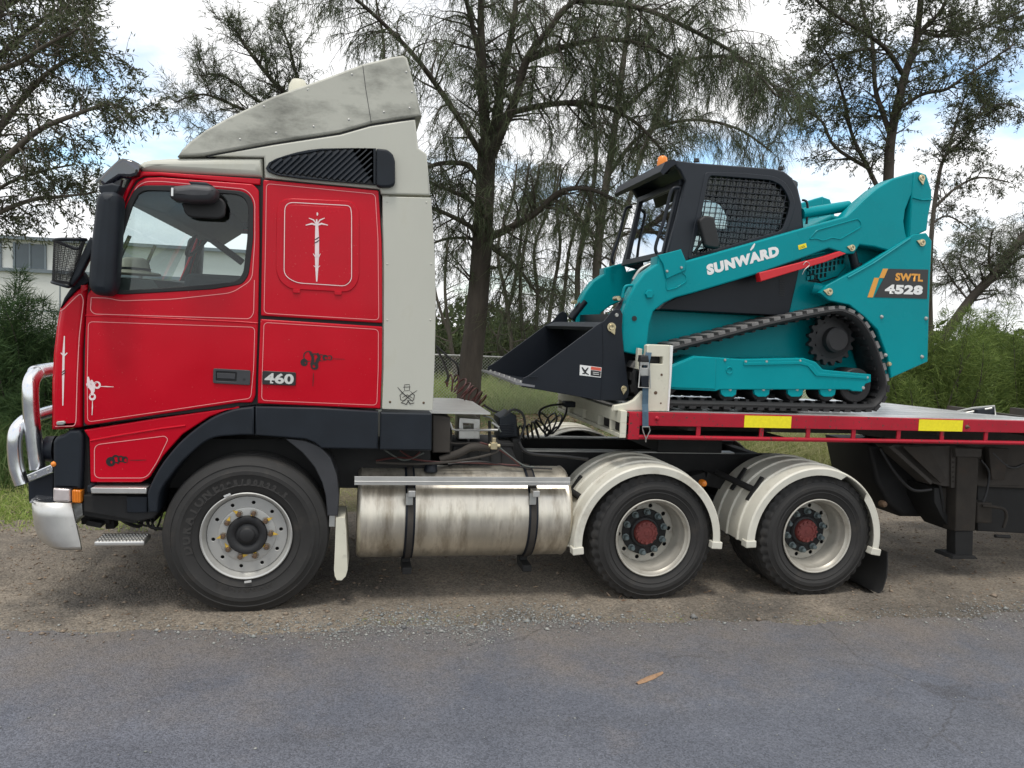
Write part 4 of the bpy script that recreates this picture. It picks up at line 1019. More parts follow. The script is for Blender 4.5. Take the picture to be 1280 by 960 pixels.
plate('air_tank_box', [(562,552),(630,552),(640,575),(630,595),(562,598)], .5, .4, M['chassis'], dk, bevel=.02)
plate('valve_body', [(640,548),(652,548),(655,580),(640,585)], .55, .3, M['chassis'], dk, bevel=.02)
b = MB(); b.tube([P(x, y, .3) for x, y in ((562,528),(565.5,536.5),(570,537.5),(622,537.5),(623.5,534),(615,528))], .009, 7); b.build('guard_rail', M['steel'], dk, 50)
b = MB(); b.tube([P(x, y, .33) for x, y in ((561,548),(564,554),(572,554.5),(600,553.5),(612,556))], .007, 7); b.build('guard_rail', M['grime'], dk, 50)
b = MB(); b.tube(catmull([P(x, y, .2) for x, y in ((470,578),(520,580),(565,577),(600,571),(618,566),(623,562),(622,557))], 5), .009, 7); b.build('pipe', M['grime'], dk, 50)
b = MB(); b.tube(catmull([P(x, y, .3) for x, y in ((550,575),(575,566),(590,559),(612,560))], 5), .030, 9); b.build('return_hose', M['grime'], dk, 50)
b = MB(); q = P(617,557,.2); b.box((q.x, .2, q.z), (.05, .05, .05)); b.cyl((q.x, .2, q.z), (q.x, .2, q.z+.06), .018, 8); b.cyl((q.x-.04, .2, q.z), (q.x+.05, .2, q.z), .014, 8); b.build('brass_valve', M['zinc'], dk, bevel=.004)
for pts, mt in ((((600,553),(610,556),(620,560),(636,570),(648,580)), 'redhose'), (((625,560),(640,572),(655,582),(668,584)), 'bluehose'), (((470,576),(500,572),(540,577),(600,579),(650,582)), 'redhose'), (((480,562),(500,574),(512,574),(530,566)), 'bluehose'), (((500,563),(515,572),(525,565)), 'redhose'), (((560,580),(600,577),(640,583),(690,586)), 'hose')):
    b = MB(); b.tube(catmull([P(x, y, .25) for x, y in pts], 6), .007, 6); b.build('air_hose', M[mt], dk, 50)
plate('battery_box', [(566,557),(640,558),(648,582),(648,600),(566,600)], .42, .35, M['black'], dk, bevel=.012)
plate('battery_lid', [(564,553),(642,554.5),(642,558.5),(564,557.5)], .40, .40, M['chassis'], dk, bevel=.006)
for k in range(5):
    b = MB(); b.bar(P(572+14*k, 560, .415), P(572+14*k, 598, .415), .012, .012); b.build('box_rib', M['chassis'], dk)
for pts, mt, rr in ((((563,530),(563,590)), 'chassis', .016), (((612,526),(612,556)), 'chassis', .012), (((648,552),(660,566),(700,570),(735,574)), 'hose', .014), (((630,520),(640,512),(652,516),(656,530),(650,548)), 'hose', .010), (((585,549),(588,560),(600,566)), 'hose', .010), (((604,520),(616,524),(626,540)), 'bluehose', .007)):
    b = MB(); b.tube(catmull([P(x, y, .38) for x, y in pts], 5), rr, 7); b.build('pipe', M[mt], dk, 50)
def helix(path, r, turns, n=18):
    path = catmull(path, 10); L = [0]
    for i in range(1, len(path)): L.append(L[-1]+(path[i]-path[i-1]).length)
    out = []; tot = turns*n
    for k in range(tot+1):
        s = L[-1]*k/tot; i = max(j for j in range(len(L)) if L[j] <= s+1e-9); i = min(i, len(path)-2)
        f = (s-L[i])/max(L[i+1]-L[i], 1e-6); p = path[i].lerp(path[i+1], f); t = (path[i+1]-path[i]).normalized()
        u = t.cross(Vector((0, 1, .3))).normalized(); w = t.cross(u); a = 2*math.pi*k/n
        e = min(1, k/n, (tot-k)/n); rr = (r[i*len(r)//len(path)] if isinstance(r, list) else r)*e
        out.append(p+(u*math.cos(a)+w*math.sin(a))*rr)
    return out
b = MB(); b.tube(helix([P(640,541,.9), P(655,540,.9), P(672,537,.9), P(684,529,.9), P(697,536,.9)], [.055, .06, .075, .10, .11], 11), .0075, 6); b.build('coiled_air_line', M['hose'], truck, 50)
b = MB(); b.tube(catmull([P(697,536,.9), P(706,520,.95), P(709,508,1.0)], 5), .009, 6); b.build('air_line_end', M['hose'], truck, 50); b = MB(); b.tube(catmull([P(674,520,.9), P(676,512,.95), P(690,506.5,1.0), P(712,505,1.1)], 5), .010, 6); b.build('air_line_end', M['hose'], truck, 50)
b = MB(); q = P(711,505,1.05); b.box((q.x, 1.05, q.z), (.10, .1, .05)); b.build('coupling_head', M['blackplastic'], truck, bevel=.01)
b = MB(); b.tube(helix([P(556,478,1.2), P(572,480,1.2), P(584,490,1.2), P(594,497,1.15), P(606,507,1.1)], .075, 9), .0065, 6); b.build('coiled_air_line', M['redhose'], truck, 50)
b = MB(); b.tube(catmull([P(546,436,1.0), P(554,452,1.1), P(560,470,1.2), P(557,478,1.2)], 6), .010, 6); b.build('air_line_end', M['hose'], truck, 50); b = MB(); b.tube(catmull([P(545,432,1.0), P(560,446,1.05), P(571,456,1.1), P(573,470,1.2), P(568,478,1.2)], 6), .009, 6); b.build('air_line_end', M['hose'], truck, 50); b = MB(); b.tube(catmull([P(606,507,1.1), P(618,514,1.0), P(630,516,.9)], 5), .010, 6); b.build('air_line_end', M['hose'], truck, 50)

# --- rear mudguards
def mudguard(cx, cz, r, a0, a1, side, name, lipgap=None, wide=.62):
    s = 1 if side == 0 else -1
    yy = lambda v: (v if side == 0 else 2.5-v)
    sec = [(-.030, -.062), (-.034, -.012), (-.022, 0.0), (.10, .003), (.108, .016), (.128, .016), (.136, .003), (.28, .003), (.288, .016), (.308, .016), (.316, .003), (.46, .003), (.468, .016), (.488, .016), (.496, .003), (wide, .003), (wide, -.006), (-.016, -.008), (-.022, -.014), (-.024, -.062)]
    secs = []; N = 56
    for k in range(N+1):
        a = math.radians(a0+(a1-a0)*k/N); q = []
        for i, (v, dr) in enumerate(sec):
            d = dr
            if lipgap and dr < -.05 and lipgap[0] < math.degrees(a) < lipgap[1]: d = -.018
            rr = r+d
            q.append((cx+rr*math.cos(a), yy(v), cz+rr*math.sin(a)))
        secs.append(q)
    b = MB(); b.loft(secs); o = b.build(name, M['guard'], truck, 30)
    for a in (a0, a1):
        t = math.radians(a); e = MB()
        R = Matrix.Rotation(-t, 3, 'Y')
        e.box((cx+(r-.03)*math.cos(t), yy(.0), cz+(r-.03)*math.sin(t)), (.085, .085, .055), R); e.build('guard_end', M['guard'], o, bevel=.006)
    return o
gm = P(811,678,-.03); gr_ = P(1019,676,-.03)
g1 = mudguard(gm.x, gm.z, .585, 186, -3, 0, 'mudguard'); mudguard(gm.x, gm.z, .585, 186, -3, 1, 'mudguard')
g2 = mudguard(gr_.x, gr_.z, .585, 182, -10, 0, 'mudguard', (38, 66)); mudguard(gr_.x, gr_.z, .585, 182, -10, 1, 'mudguard')
for g, (hx, hy) in ((g1, (727,623)), (g2, (942,612))):
    b = MB(); q = P(hx, hy, .12); b.cyl((q.x-.10, .55, q.z+.05), (q.x, .14, q.z), .026, 12); b.build('guard_stay', M['chassis'], g, 50)
    b = MB(); b.bar((q.x-.045, .13, q.z-.09), (q.x+.075, .13, q.z+.10), .05, .016, (0,0,1)); b.build('stay_clamp', M['chassis'], g, bevel=.004)
    b = MB(); b.bar((q.x-.045, .40, q.z-.06), (q.x+.075, .40, q.z+.12), .05, .016, (0,0,1)); b.build('stay_clamp', M['chassis'], g, bevel=.004)
for x, y, yy in ((879,604,.3), (1104,630,.2)):
    b = MB(); q = P(x, y, yy); b.lathe([(0, -.03), (.02, -.026), (.028, -.01), (.028, .03)], (q.x, yy, q.z), 14); b.build('marker_lamp', M['amber'] if x < 1000 else M['rust'], truck, 50)
# rear mud flap, curled at its foot
b = MB(); secs = []
for px, py in ((1109,690), (1109,705), (1107.5,722), (1103,736), (1096,744), (1084,735)):
    q = P(px, py, .0); secs.append([(q.x, -.01, q.z), (q.x, .60, q.z), (q.x-.010, .60, q.z+.006), (q.x-.010, -.01, q.z+.006)])
b.loft(secs); b.build('rear_mudflap', M['chassis'], truck, 40)
# ================================================================== flatbed trailer
trailer = thing('flatbed_trailer', 'red railed flatbed trailer with yellow reflective strips, coupled behind the truck', 'trailer', (4.0, .95, 0.0))
ZD = 1.440; XT0 = P(786,530,0).x; XT1 = 8.5; YT = 1.86
def rail(y, sgn, near):
    r = sub('side_rail', trailer, (XT0, y, ZD))
    b = MB(); b.span((XT0, y, ZD-.100), (XT1, y+.012*sgn, ZD)); b.span((XT0, y+.012*sgn, ZD-.012), (XT1, y+.055*sgn, ZD)); b.span((XT0, y+.012*sgn, ZD-.100), (XT1, y+.05*sgn, ZD-.090)); b.build('upper_channel', M['railred'], r, bevel=.003)
    b = MB(); b.tube([(XT0, y+.018*sgn, ZD-.188), (XT1, y+.018*sgn, ZD-.188)], .017, 10); b.build('lower_bar', M['railred'], r, 50)
    xs = [P(px, 545, 0).x for px in (873.5, 952.5, 1011, 1068, 1124.5, 1179, 1234)]
    while xs[-1] < XT1-.5: xs.append(xs[-1]+.42)
    for x in xs:
        b = MB(); b.box((x, y+.016*sgn, ZD-.138), (.034, .014, .085)); b.build('rail_post', M['railred'], r, bevel=.002)
    b = MB(); b.span((XT0, y-.004*sgn, ZD-.205), (XT0+.085, y+.010*sgn, ZD-.006)); b.build('rail_end_plate', M['railred'], r, bevel=.003)
    return r
r1 = rail(0.0, 1, True)
for px in ((931,519.6,988.5,535.2), (1149,526.2,1202.5,541.5)):
    a, c = P(px[0], px[1], -.003), P(px[2], px[3], -.003)
    b = MB(); b.span((a.x, -.0035, ZD-.098), (c.x, -.001, ZD-.006)); b.build('reflective_strip', M['tape'], r1)
b = MB()
for px, py in ((1208.5,533.5), (821,523)):
    q = P(px, py, 0); e = MB(); e.lathe([(0, -.028), (.008, -.026), (.012, -.008), (.018, -.004), (.018, .0)], (q.x, 0, q.z), 10); e.build('side_marker', M['rust'] if px > 1000 else M['railred'], r1, 50)
# deck boards; the far side sags towards the rear
xd = [XT0+.02, 2.0, 3.2, 4.15, 4.8, 5.6, 6.6, 8.5]
qe = P(1280, 523.5, YT-.05); slope = (1.425-qe.z)/max(qe.x-4.15, .1)
def deckz(x, y): return ZD-.012-max(0, x-4.15)*slope*(y/YT)**.8
for i in range(len([0])):
    b = MB(); b.bar((XT0, YT-.03, ZD-.075), (4.15, YT-.03, ZD-.075), .05, .10); b.bar((4.15, YT-.03, ZD-.075), (XT1, YT-.03, deckz(XT1, YT)-.063), .05, .10); b.build('far_side_rail', M['railred'], trailer)
nb = 9; wd = (YT-.13)/nb
for k in range(nb):
    y0_, y1_ = .062+k*wd, .062+(k+1)*wd-.008
    secs = [[(x, y0_, deckz(x, y0_)), (x, y1_, deckz(x, y1_)), (x, y1_, deckz(x, y1_)-.03), (x, y0_, deckz(x, y0_)-.03)] for x in xd]
    b = MB(); b.loft(secs); b.build('deck_board', M['deckalu'], trailer)
# cream front bolster
fb = sub('front_bolster', trailer, (XT0, .9, ZD-.1))
q = P(781,514,0); xb0 = q.x
b = MB(); b.span((xb0-.03, .0, ZD-.085), (xb0+.02, 1.80, ZD+.008)); b.span((xb0-.03, .0, ZD-.195), (xb0+.02, 1.80, ZD-.165)); b.build('bolster_beam', M['cream'], fb, bevel=.004)
for y in (.0, .22, .52, .95, 1.38, 1.77):
    b = MB(); b.span((xb0-.028, y, ZD-.165), (xb0+.02, y+.035 if y else .02, ZD-.085)); b.build('bolster_rib', M['cream'], fb, bevel=.003)
b = MB(); b.span((xb0+.0, .52, ZD-.165), (xb0+.005, 1.77, ZD-.086)); b.build('bolster_web', M['cream'], fb)
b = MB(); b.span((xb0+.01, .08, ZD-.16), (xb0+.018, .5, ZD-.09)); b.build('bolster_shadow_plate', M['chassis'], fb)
plate('corner_gusset', [(766,513.5),(768,507),(785,504),(793,500),(803.5,489),(804,513)], .06, .05, M['cream'], fb, bevel=.006)
hp = plate('headboard_post', [(809,432),(812,430.5),(840,431.5),(838.5,470),(835.5,514.2),(805.5,514),(808,470)], .10, .07, M['cream'], fb, holes=[[(812.5,445.5),(828.5,446),(828.5,455),(812.5,454.5)]], bevel=.006)
plate('post_edge', [(838.2,432),(841.5,432),(839.5,470),(836.4,514),(834.5,514),(837.3,470)], .085, .09, M['whitepaint'], fb, bevel=.002)
plate('post_hole_back', [(811,444),(830,444),(830,456),(811,456)], .165, .004, M['black'], fb, bevel=0)
plate('stake', [(798,435),(803,436),(801.5,463),(796,461)], .18, .05, M['cream'], fb, bevel=.004)
for (x, y, s) in ((827,468.5,1.0), (819.5,491,1.4), (826,504,.7)):
    q = P(x, y, .10); b = MB(); b.lathe([(0, -.001), (.010*s, -.001), (.010*s, .001)], (q.x, .0995, q.z), 9); b.build('bolt_hole', M['rust'], hp)
# gooseneck beams, kingpin plate, underbody
for y in (.55, 1.22):
    me = plate_mesh('gooseneck_beam', [(xb0+.05, ZD-.10), (XT1, ZD-.10), (XT1, .78), (4.45, .78), (3.75, 1.17), (3.2, 1.235), (2.0, 1.235), (xb0+.05, 1.235)], y, .10, (), .004)
    link('gooseneck_beam', me, M['grime'], trailer, 35)
b = MB(); b.span((1.05, .3, 1.223), (2.35, 1.6, 1.234)); b.build('kingpin_plate', M['chassis'], trailer)
for k, x in enumerate((1.4, 2.1, 2.8, 3.6, 4.5, 5.2, 6.0, 6.8)):
    b = MB(); b.span((x, .06, ZD-.14), (x+.06, YT-.06, ZD-.046)); b.build('crossmember', M['grime'], trailer)
plate('knee_bracket', [(1112,556),(1196,558),(1196,608),(1180,608),(1165,604),(1140,584)], .40, .06, M['grime'], trailer, bevel=.006)
plate('knee_flange', [(1110,558),(1116,557),(1166,602),(1164,606)], .34, .18, M['grime'], trailer, bevel=.004)
plate('underslung_toolbox', [(1086,556),(1150,556),(1176,606),(1186,640),(1170,647),(1128,646.5),(1110,630),(1095,602)], .80, .7, M['black'], trailer, bevel=.04)
plate('drum_mount', [(1166,609),(1196,609),(1196,664),(1186,658),(1174,640),(1167,624)], .48, .3, M['grime'], trailer, bevel=.02)
plate('mount_edge', [(1168,610),(1174,610),(1176,625),(1185,645),(1194,660),(1190,664),(1177,646),(1168,628)], .45, .35, M['chassis'], trailer, bevel=.006)
lg = sub('landing_leg', trailer, tuple(P(1207,690,.42)))
plate('outer_leg', [(1197,570),(1224,570),(1219,664),(1194,664)], .36, .15, M['rustgrime'], lg, bevel=.01)
plate('inner_leg', [(1194.5,664),(1217,664),(1216,696),(1194,696)], .38, .11, M['chassis'], lg, bevel=.008)
plate('foot', [(1192,695),(1219,695),(1223,699),(1190,699)], .33, .22, M['chassis'], lg, bevel=.004)
plate('leg_rack', [(1189,560),(1195,560),(1195,610),(1189,610)], .38, .04, M['grime'], lg, bevel=.004)
for k in range(7):
    q = P(1192, 566+6*k, .375); b = MB(); b.lathe([(0, -.004), (.008, -.003), (.010, .002)], (q.x, .378, q.z), 8); b.build('bolt', M['rustgrime'], lg)
plate('leg_head', [(1194,560),(1228,561),(1227,572),(1195,571)], .34, .20, M['grime'], lg, bevel=.008)
plate('gearbox', [(1222,628),(1241,629),(1241,655),(1221,654)], .42, .14, M['rustgrime'], lg, bevel=.015)
b = MB(); b.tube(catmull([P(1228,632,.40), P(1245,634,.36), P(1255,637,.34), P(1258,646,.34), P(1254,660,.34)], 6), .014, 8); b.build('crank_handle', M['rustgrime'], lg, 50)
b = MB(); b.tube([P(1244,670,.34), P(1262,671,.34)], .016, 8); b.build('crank_grip', M['chassis'], lg, 50)
b = MB(); b.bar(P(1246,655,.7), P(1300,612,.7), .06, .07); b.build('leg_brace', M['grime'], lg)
plate('battery_tray', [(1222,606),(1300,609),(1300,668),(1222,664)], .62, .4, M['chassis'], trailer, bevel=.01)
plate('tray_edge', [(1222,604.5),(1300,607.5),(1300,611),(1222,608)], .56, .05, M['grime'], trailer, bevel=.004)
tw = tyre_mesh(.498, .275, .290, .012, 'trailer_tyre')
for x in (6.7, 8.0):
    for y, f in ((.02, 0), (1.84, 1)):
        w = sub('trailer_wheel', trailer, (x, y, .482)); w.rotation_euler = (0, 0, math.pi if f else 0)
        put('tyre', tw, w); put('rim', rimD, w); put('disc', discD, w); put('hub_cap', hubD, w)
for pts, rr in ((((1120,566),(1150,580),(1172,600),(1180,640)), .012), (((1226,575),(1236,590),(1234,612),(1228,630)), .010), (((1240,566),(1262,584),(1280,580)), .013), (((1100,560),(1118,590),(1140,612),(1164,612)), .014)):
    b = MB(); b.tube(catmull([P(x, y, .45) for x, y in pts], 6), rr, 7); b.build('air_hose', M['hose'], trailer, 50)
plate('suspension_hanger', [(1236,560),(1262,561),(1256,600),(1240,600)], .44, .06, M['rustgrime'], trailer, bevel=.006)
plate('cross_gusset', [(1128,558),(1160,558),(1184,600),(1176,604)], .33, .02, M['rustgrime'], trailer, bevel=.003)
# --- ratchet strap
rs = thing('ratchet_strap', 'blue-grey ratchet strap hooked over the trailer rail beside the cream post', 'strap', tuple(P(806,545,-.02)))
b = MB(); sec = []
for px, py, y in ((812.5,431,.30), (811,441,.09), (808.5,452,.055), (807.2,480,.035), (806.5,505,.02), (806.8,515,-.012), (807,533,-.020)):
    q = P(px, py, y); sec.append([(q.x-.024, y, q.z), (q.x+.024, y, q.z), (q.x+.024, y+.004, q.z), (q.x-.024, y+.004, q.z)])
b.loft(sec); b.build('webbing', M['strap'], rs)
plate('ratchet_body', [(800.5,452),(811.5,452.5),(811.5,470),(800.5,470)], .02, .035, M['steel'], rs, holes=[[(802.5,456.5),(809.5,456.8),(809.5,460),(802.5,459.8)]], bevel=.004)
plate('ratchet_drum', [(801,444),(811,444.5),(812,453),(800,452.5)], .01, .06, M['black'], rs, bevel=.012)
plate('ratchet_plate', [(801.5,470),(811,470),(811.5,484),(802,484)], .02, .02, M['charcoal'], rs, bevel=.004)
b = MB(); b.tube([P(800.5,458,.015), P(798,484,.005), P(813,485,.005), P(812,460,.015)], .006, 7); b.build('ratchet_handle', M['steel'], rs, 50)
b = MB(); b.tube([P(803,533.5,-.022), P(811.5,533.5,-.022), P(812.5,538,-.022), P(807.5,549,-.022), P(803.5,538,-.022)], .005, 7, True); b.build('hook', M['steel'], rs, 50)
b = MB(); b.tube([P(807.5,546,-.022), P(807.2,552,-.01), P(806.8,548,.02)], .006, 7); b.build('hook_tip', M['steel'], rs, 50)
# --- loose frame on the deck
zl = deckz(4.9, 1.0)+.012
lf = thing('folded_steel_frame', 'small dark folded steel frame lying on the deck behind the loader', 'frame', tuple(P(1230,520,1.05)))
b = MB(); qs = [P(1196,514.5,1.2), P(1216,510,1.1), P(1243,507.5,1.05), P(1244,520,1.0)]
b.tube(qs, .010, 6); b.tube([P(1207,516,1.1), P(1240,510,1.0)], .009, 6); b.build('frame_tube', M['steel'], lf, 50)
plate('hinge_block', [(1222,512),(1243,509),(1244,521),(1222,519)], 1.02, .06, M['charcoal'], lf, bevel=.008)
# ================================================================== compact track loader
YL, YC = .25, 1.0
loader = thing('compact_track_loader', 'teal and charcoal compact track loader parked on the flatbed deck', 'track loader', (1.9, YC, ZD))
def both(o):
    """far-side copy, mirrored across the loader's middle"""
    me = o.data.copy(); n = len(me.vertices); a = np.empty(n*3, 'f'); me.vertices.foreach_get('co', a); a = a.reshape(-1, 3)
    a[:, 1] = 2*YC-a[:, 1]; me.vertices.foreach_set('co', a.ravel()); me.flip_normals(); me.update()
    c = bpy.data.objects.new(o.name.split('.')[0], me); COL.objects.link(c); c.parent = o.parent; c.matrix_parent_inverse = o.matrix_parent_inverse.copy()
    return c
# --- rubber tracks
PATH = [(1040,383.2),(1062,385.5),(1081,398),(1098,427),(1111,470),(1111.5,492),(1101,510),(1083,516.8),(1000,515.5),(900,513.2),(830,511.6),(803,507),(790,492),(788,468),(797,449),(815,438),(839,430.5),(900,415),(970,397)]
pts = [Vector(p) for p in XZ(PATH, YL)]
zmin = min(p.y for p in pts); pts = [Vector((p.x, p.y+(ZD+.012-zmin)*max(0, 1-(p.y-zmin)/.3))) for p in pts]
path = catmull(pts, 8, True); N = len(path)
def normals(path):
    N = len(path); out = []
    cx = sum(p.x for p in path)/N; cy = sum(p.y for p in path)/N
    for i in range(N):
        d = (path[(i+1) % N]-path[i-1]).normalized(); nrm = Vector((d.y, -d.x))
        if nrm.dot(path[i]-Vector((cx, cy))) < 0: nrm = -nrm
        out.append(nrm)
    return out
NR = normals(path)
def track(y0, y1):
    t = sub('track', loader, (1.9, (y0+y1)/2, ZD))
    b = MB(); vs = []; fs = []
    for i in range(N):
        o_, i_ = path[i]-NR[i]*.016, path[i]-NR[i]*.062
        m1 = path[i]-NR[i]*.040
        vs += [(o_.x, y0+.012, o_.y), (o_.x, y1-.012, o_.y), (m1.x, y1, m1.y), (i_.x, y1-.02, i_.y), (i_.x, y0+.02, i_.y), (m1.x, y0, m1.y)]
    for i in range(N):
        j = (i+1) % N
        for k in range(6):
            l = (k+1) % 6; fs.append((i*6+k, i*6+l, j*6+l, j*6+k))
    b.add(vs, fs); b.build('track_belt', M['rubber'], t, 60)
    L = [0]
    for i in range(1, N+1): L.append(L[-1]+(path[i % N]-path[i-1]).length)
    nl = int(L[-1]/.098)
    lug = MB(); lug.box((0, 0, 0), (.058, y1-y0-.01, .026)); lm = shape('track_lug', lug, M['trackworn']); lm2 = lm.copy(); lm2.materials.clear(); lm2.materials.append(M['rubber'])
    tooth = MB(); tooth.box((0, 0, 0), (.030, .10, .022)); tm = shape('drive_lug', tooth, M['rubber'])
    for k in range(nl):
        s = L[-1]*k/nl; i = max(j for j in range(N) if L[j] <= s+1e-9); f = (s-L[i])/(L[i+1]-L[i])
        p = path[i].lerp(path[(i+1) % N], f); n_ = NR[i].lerp(NR[(i+1) % N], f).normalized()
        a = math.atan2(n_.x, n_.y)
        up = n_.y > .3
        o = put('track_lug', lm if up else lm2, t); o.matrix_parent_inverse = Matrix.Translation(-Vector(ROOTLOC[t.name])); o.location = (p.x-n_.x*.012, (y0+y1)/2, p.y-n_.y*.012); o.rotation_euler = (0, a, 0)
        o = put('drive_lug', tm, t); o.matrix_parent_inverse = Matrix.Translation(-Vector(ROOTLOC[t.name])); o.location = (p.x-n_.x*.068, y0+.10, p.y-n_.y*.068); o.rotation_euler = (0, a, 0)
    return t
track(YL, YL+.32); track(2*YC-YL-.32, 2*YC-YL)
def under(y0, flip):
    uc = sub('undercarriage', loader, (1.9, y0, ZD+.1)); made = []
    fr = [(815,474),(839,456.5),(867.5,444.5),(927,449),(1005,447.5),(1020,452.5),(1029,462),(1089,468),(1089,477.5),(1082,480),(1078,489.5),(1066,489),(1062,487),(900,487),(895,489),(846,487),(820,484)]
    made.append(plate('track_frame', fr, YL+.02, .26, M['teal'], uc, bevel=.008))
    made.append(plate('frame_cover', [(817,472),(840,458),(867.5,446.5),(894.5,446.5),(894.5,486.5),(846,485),(820,482)], YL+.008, .02, M['teal'], uc, bevel=.006))
    for rx in (911, 952.5, 994.5, 1035):
        q = P(rx, 490, YL+.05)
        b = MB(); b.lathe([(0, .0), (.030, .0), (.036, .012), (.060, .014), (.078, .020), (.082, .03), (.082, .20), (0, .21)], (q.x, YL+.045, q.z), 28); made.append(b.build('roller', M['rubber'], uc, 40))
        b = MB(); b.lathe([(0, -.006), (.012, -.005), (.015, .0), (.015, .012)], (q.x, YL+.03, P(rx, 487, YL).z), 12); made.append(b.build('roller_bolt', M['steel'], uc, 40))
        made.append(plate('roller_bracket', [(rx-10,486),(rx+10,486),(rx+9,493),(rx+5,496),(rx-5,496),(rx-9,493)], YL+.03, .03, M['teal'], uc, bevel=.004))
    q = P(1078,487,YL+.03); b = MB(); b.lathe([(0, -.006), (.012, -.005), (.015, .0), (.015, .012)], (q.x, YL+.02, P(1078,485,YL).z), 12); made.append(b.build('roller_bolt', M['steel'], uc, 40))
    q = P(1070,482,YL+.06); b = MB(); b.lathe([(0, .02), (.06, .02), (.08, .0), (.135, .0), (.145, .01), (.145, .2), (0, .2)], (q.x, YL+.06, q.z), 32); made.append(b.build('rear_idler', M['rubber'], uc, 40))
    q = P(828,472,YL+.06); b = MB(); b.lathe([(0, .02), (.06, .02), (.08, .0), (.15, .0), (.16, .01), (.16, .2), (0, .2)], (q.x, YL+.06, q.z), 32); made.append(b.build('front_idler', M['rubber'], uc, 40))
    # toothed drive sprocket
    q = P(1048,425,YL+.06); ol = []
    for k in range(17*4):
        a = 2*math.pi*k/(17*4); r = (.218, .218, .186, .186)[k % 4]; ol.append((q.x+r*math.cos(a), q.z+r*math.sin(a)))
    holes = [[(q.x+.150*math.cos(a)+.010*math.cos(c), q.z+.150*math.sin(a)+.010*math.sin(c)) for c in [2*math.pi*j/8 for j in range(8)]] for a in [2*math.pi*k/9 for k in range(9)]]
    made.append(link('sprocket', plate_mesh('sprocket', ol, YL+.15, .05, holes, .004), M['black'], uc, 30))
    b = MB(); b.lathe([(0, -.02), (.085, -.02), (.105, -.005), (.108, .05), (.16, .06), (.16, .1)], (q.x+.01, YL+.09, q.z), 36); made.append(b.build('drive_motor', M['black'], uc, 35))
    made.append(plate('frame_rib', [(930,453),(1003,451.5),(1016,456),(1024,466),(1084,471),(1084,474),(1020,470),(1010,458),(1000,455.5),(930,457)], YL+.012, .012, M['teal'], uc, bevel=.004))
    for ex, ey in ((906,450),(932,452),(958,452),(1000,451),(1084,472)):
        q = P(ex, ey, YL+.02); b = MB(); b.lathe([(0, -.006), (.008, -.005), (.011, .0), (.011, .006)], (q.x, YL+.016, q.z), 10); made.append(b.build('bolt', M['steel'], uc, 40))
    q = P(913,463,YL); b = MB(); b.lathe([(.020, -.002), (.026, -.006), (.030, .0)], (q.x, YL+.018, q.z), 20); made.append(b.build('grease_port', M['teal'], uc, 40))
    return made
parts = under(YL, False)
ub = sub('undercarriage', loader, (1.9, 1.75, ZD+.1))
for o in parts:
    c = both(o); c.parent = ub; c.matrix_parent_inverse = Matrix.Translation(-Vector(ROOTLOC[ub.name]))
# --- hull
plate('hull', [(790,395),(812,387),(990,397),(1040,376),(1085,392),(1112,440),(1112,470),(1095,492),(1020,486),(860,486),(800,478)], YL+.33, 2*(YC-YL-.33), M['teal'], loader, bevel=.01)
plate('engine_bay_panel', [(824,386.5),(832,379),(846,371.5),(900,356),(1002,322),(996,352),(986,395)], YL+.17, .30, M['charcoal'], loader, bevel=.008)
b = MB()
for k in range(9): q0, q1 = P(974, 345+3*k, YL+.168), P(981, 345.5+3*k, YL+.168); b.bar(q0, q1, .004, .006)
b.build('vent_louvres', M['black'], loader)
plate('rear_hood', [(1002,322),(1100,300),(1120,330),(1100,400),(1040,378),(986,395),(992,352)], YL+.20, .34, M['teal'], loader, bevel=.01)
plate('hood_cover', [(1000,330),(1003,286),(1040,268),(1110,280),(1140,300),(1145,380),(1100,400)], YL+.34, 2*(YC-YL-.34), M['teal'], loader, bevel=.03)
gp = XZ([(1008,326),(1058,319),(1056,333),(1046,345),(1025,352),(1012,350)], YL+.195)
holes = []
for i in range(9):
    for j in range(4):
        x, y = 1010+5.2*i-j*.6, 325.5-.9*i+6.6*j
        if y > 348 or (i > 6 and j > 1) or (i > 4 and j > 2): continue
        holes.append(XZ([(x, y), (x+3.2, y-.5), (x+3, y+4.6), (x-.2, y+5)], YL+.195))
link('cooling_grille', plate_mesh('cooling_grille', gp, YL+.185, .012, holes, .001), M['teal'], loader, 30)
plate('grille_back', [(1007,324),(1059,317),(1057,334),(1046,347),(1025,354),(1010,352)], YL+.1995, .004, M['black'], loader, bevel=0)
# --- lift arms
ARM = [(822.5,320.5),(851.5,312.8),(856,327),(940,303.5),(1005,285),(1058,270.5),(1070,259),(1080,249),(1096,235.5),(1116,223.5),(1146.5,214),(1146,232),(1138,247),(1132,262),(1130,277),(1132,291),(1135,298.5),(1115,314.5),(1093,308.5),(1075,306),(1068,317),(1058,317.5),(1036,310.5),(1000,324),(945,343),(900,356.5),(868,366),(845,372),(830,379),(817,389),(812,405),(809,432),(806,446),(779,440),(777.5,420),(779.5,389),(786,372),(794,357),(806,341),(822,330)]
arm = plate('lift_arm', ARM, YL+.02, .16, M['teal'], loader, bevel=.012); both(arm)
arm2 = plate('arm_knuckle', [(1141,232),(1142.5,216),(1147,213.8),(1158.5,218),(1165,238),(1165,250),(1161,270),(1159,288),(1146,294),(1136,298)], YL+.01, .16, M['teal'], loader, bevel=.012); both(arm2)
b = MB(); b.tube([P(x, y, YL+.006) for x, y in ((1141,247),(1152,250),(1165,249.5))], .006, 6); b.build('weld_seam', M['teal'], arm2)
TOWER = [(1025,366),(1034,356.5),(1080,332),(1132,299.5),(1142,293),(1158,291),(1165,301),(1163,345),(1161.3,397),(1160,452),(1114,472.5),(1110,447),(1097,412),(1081,396),(1062,381),(1036,375.5)]
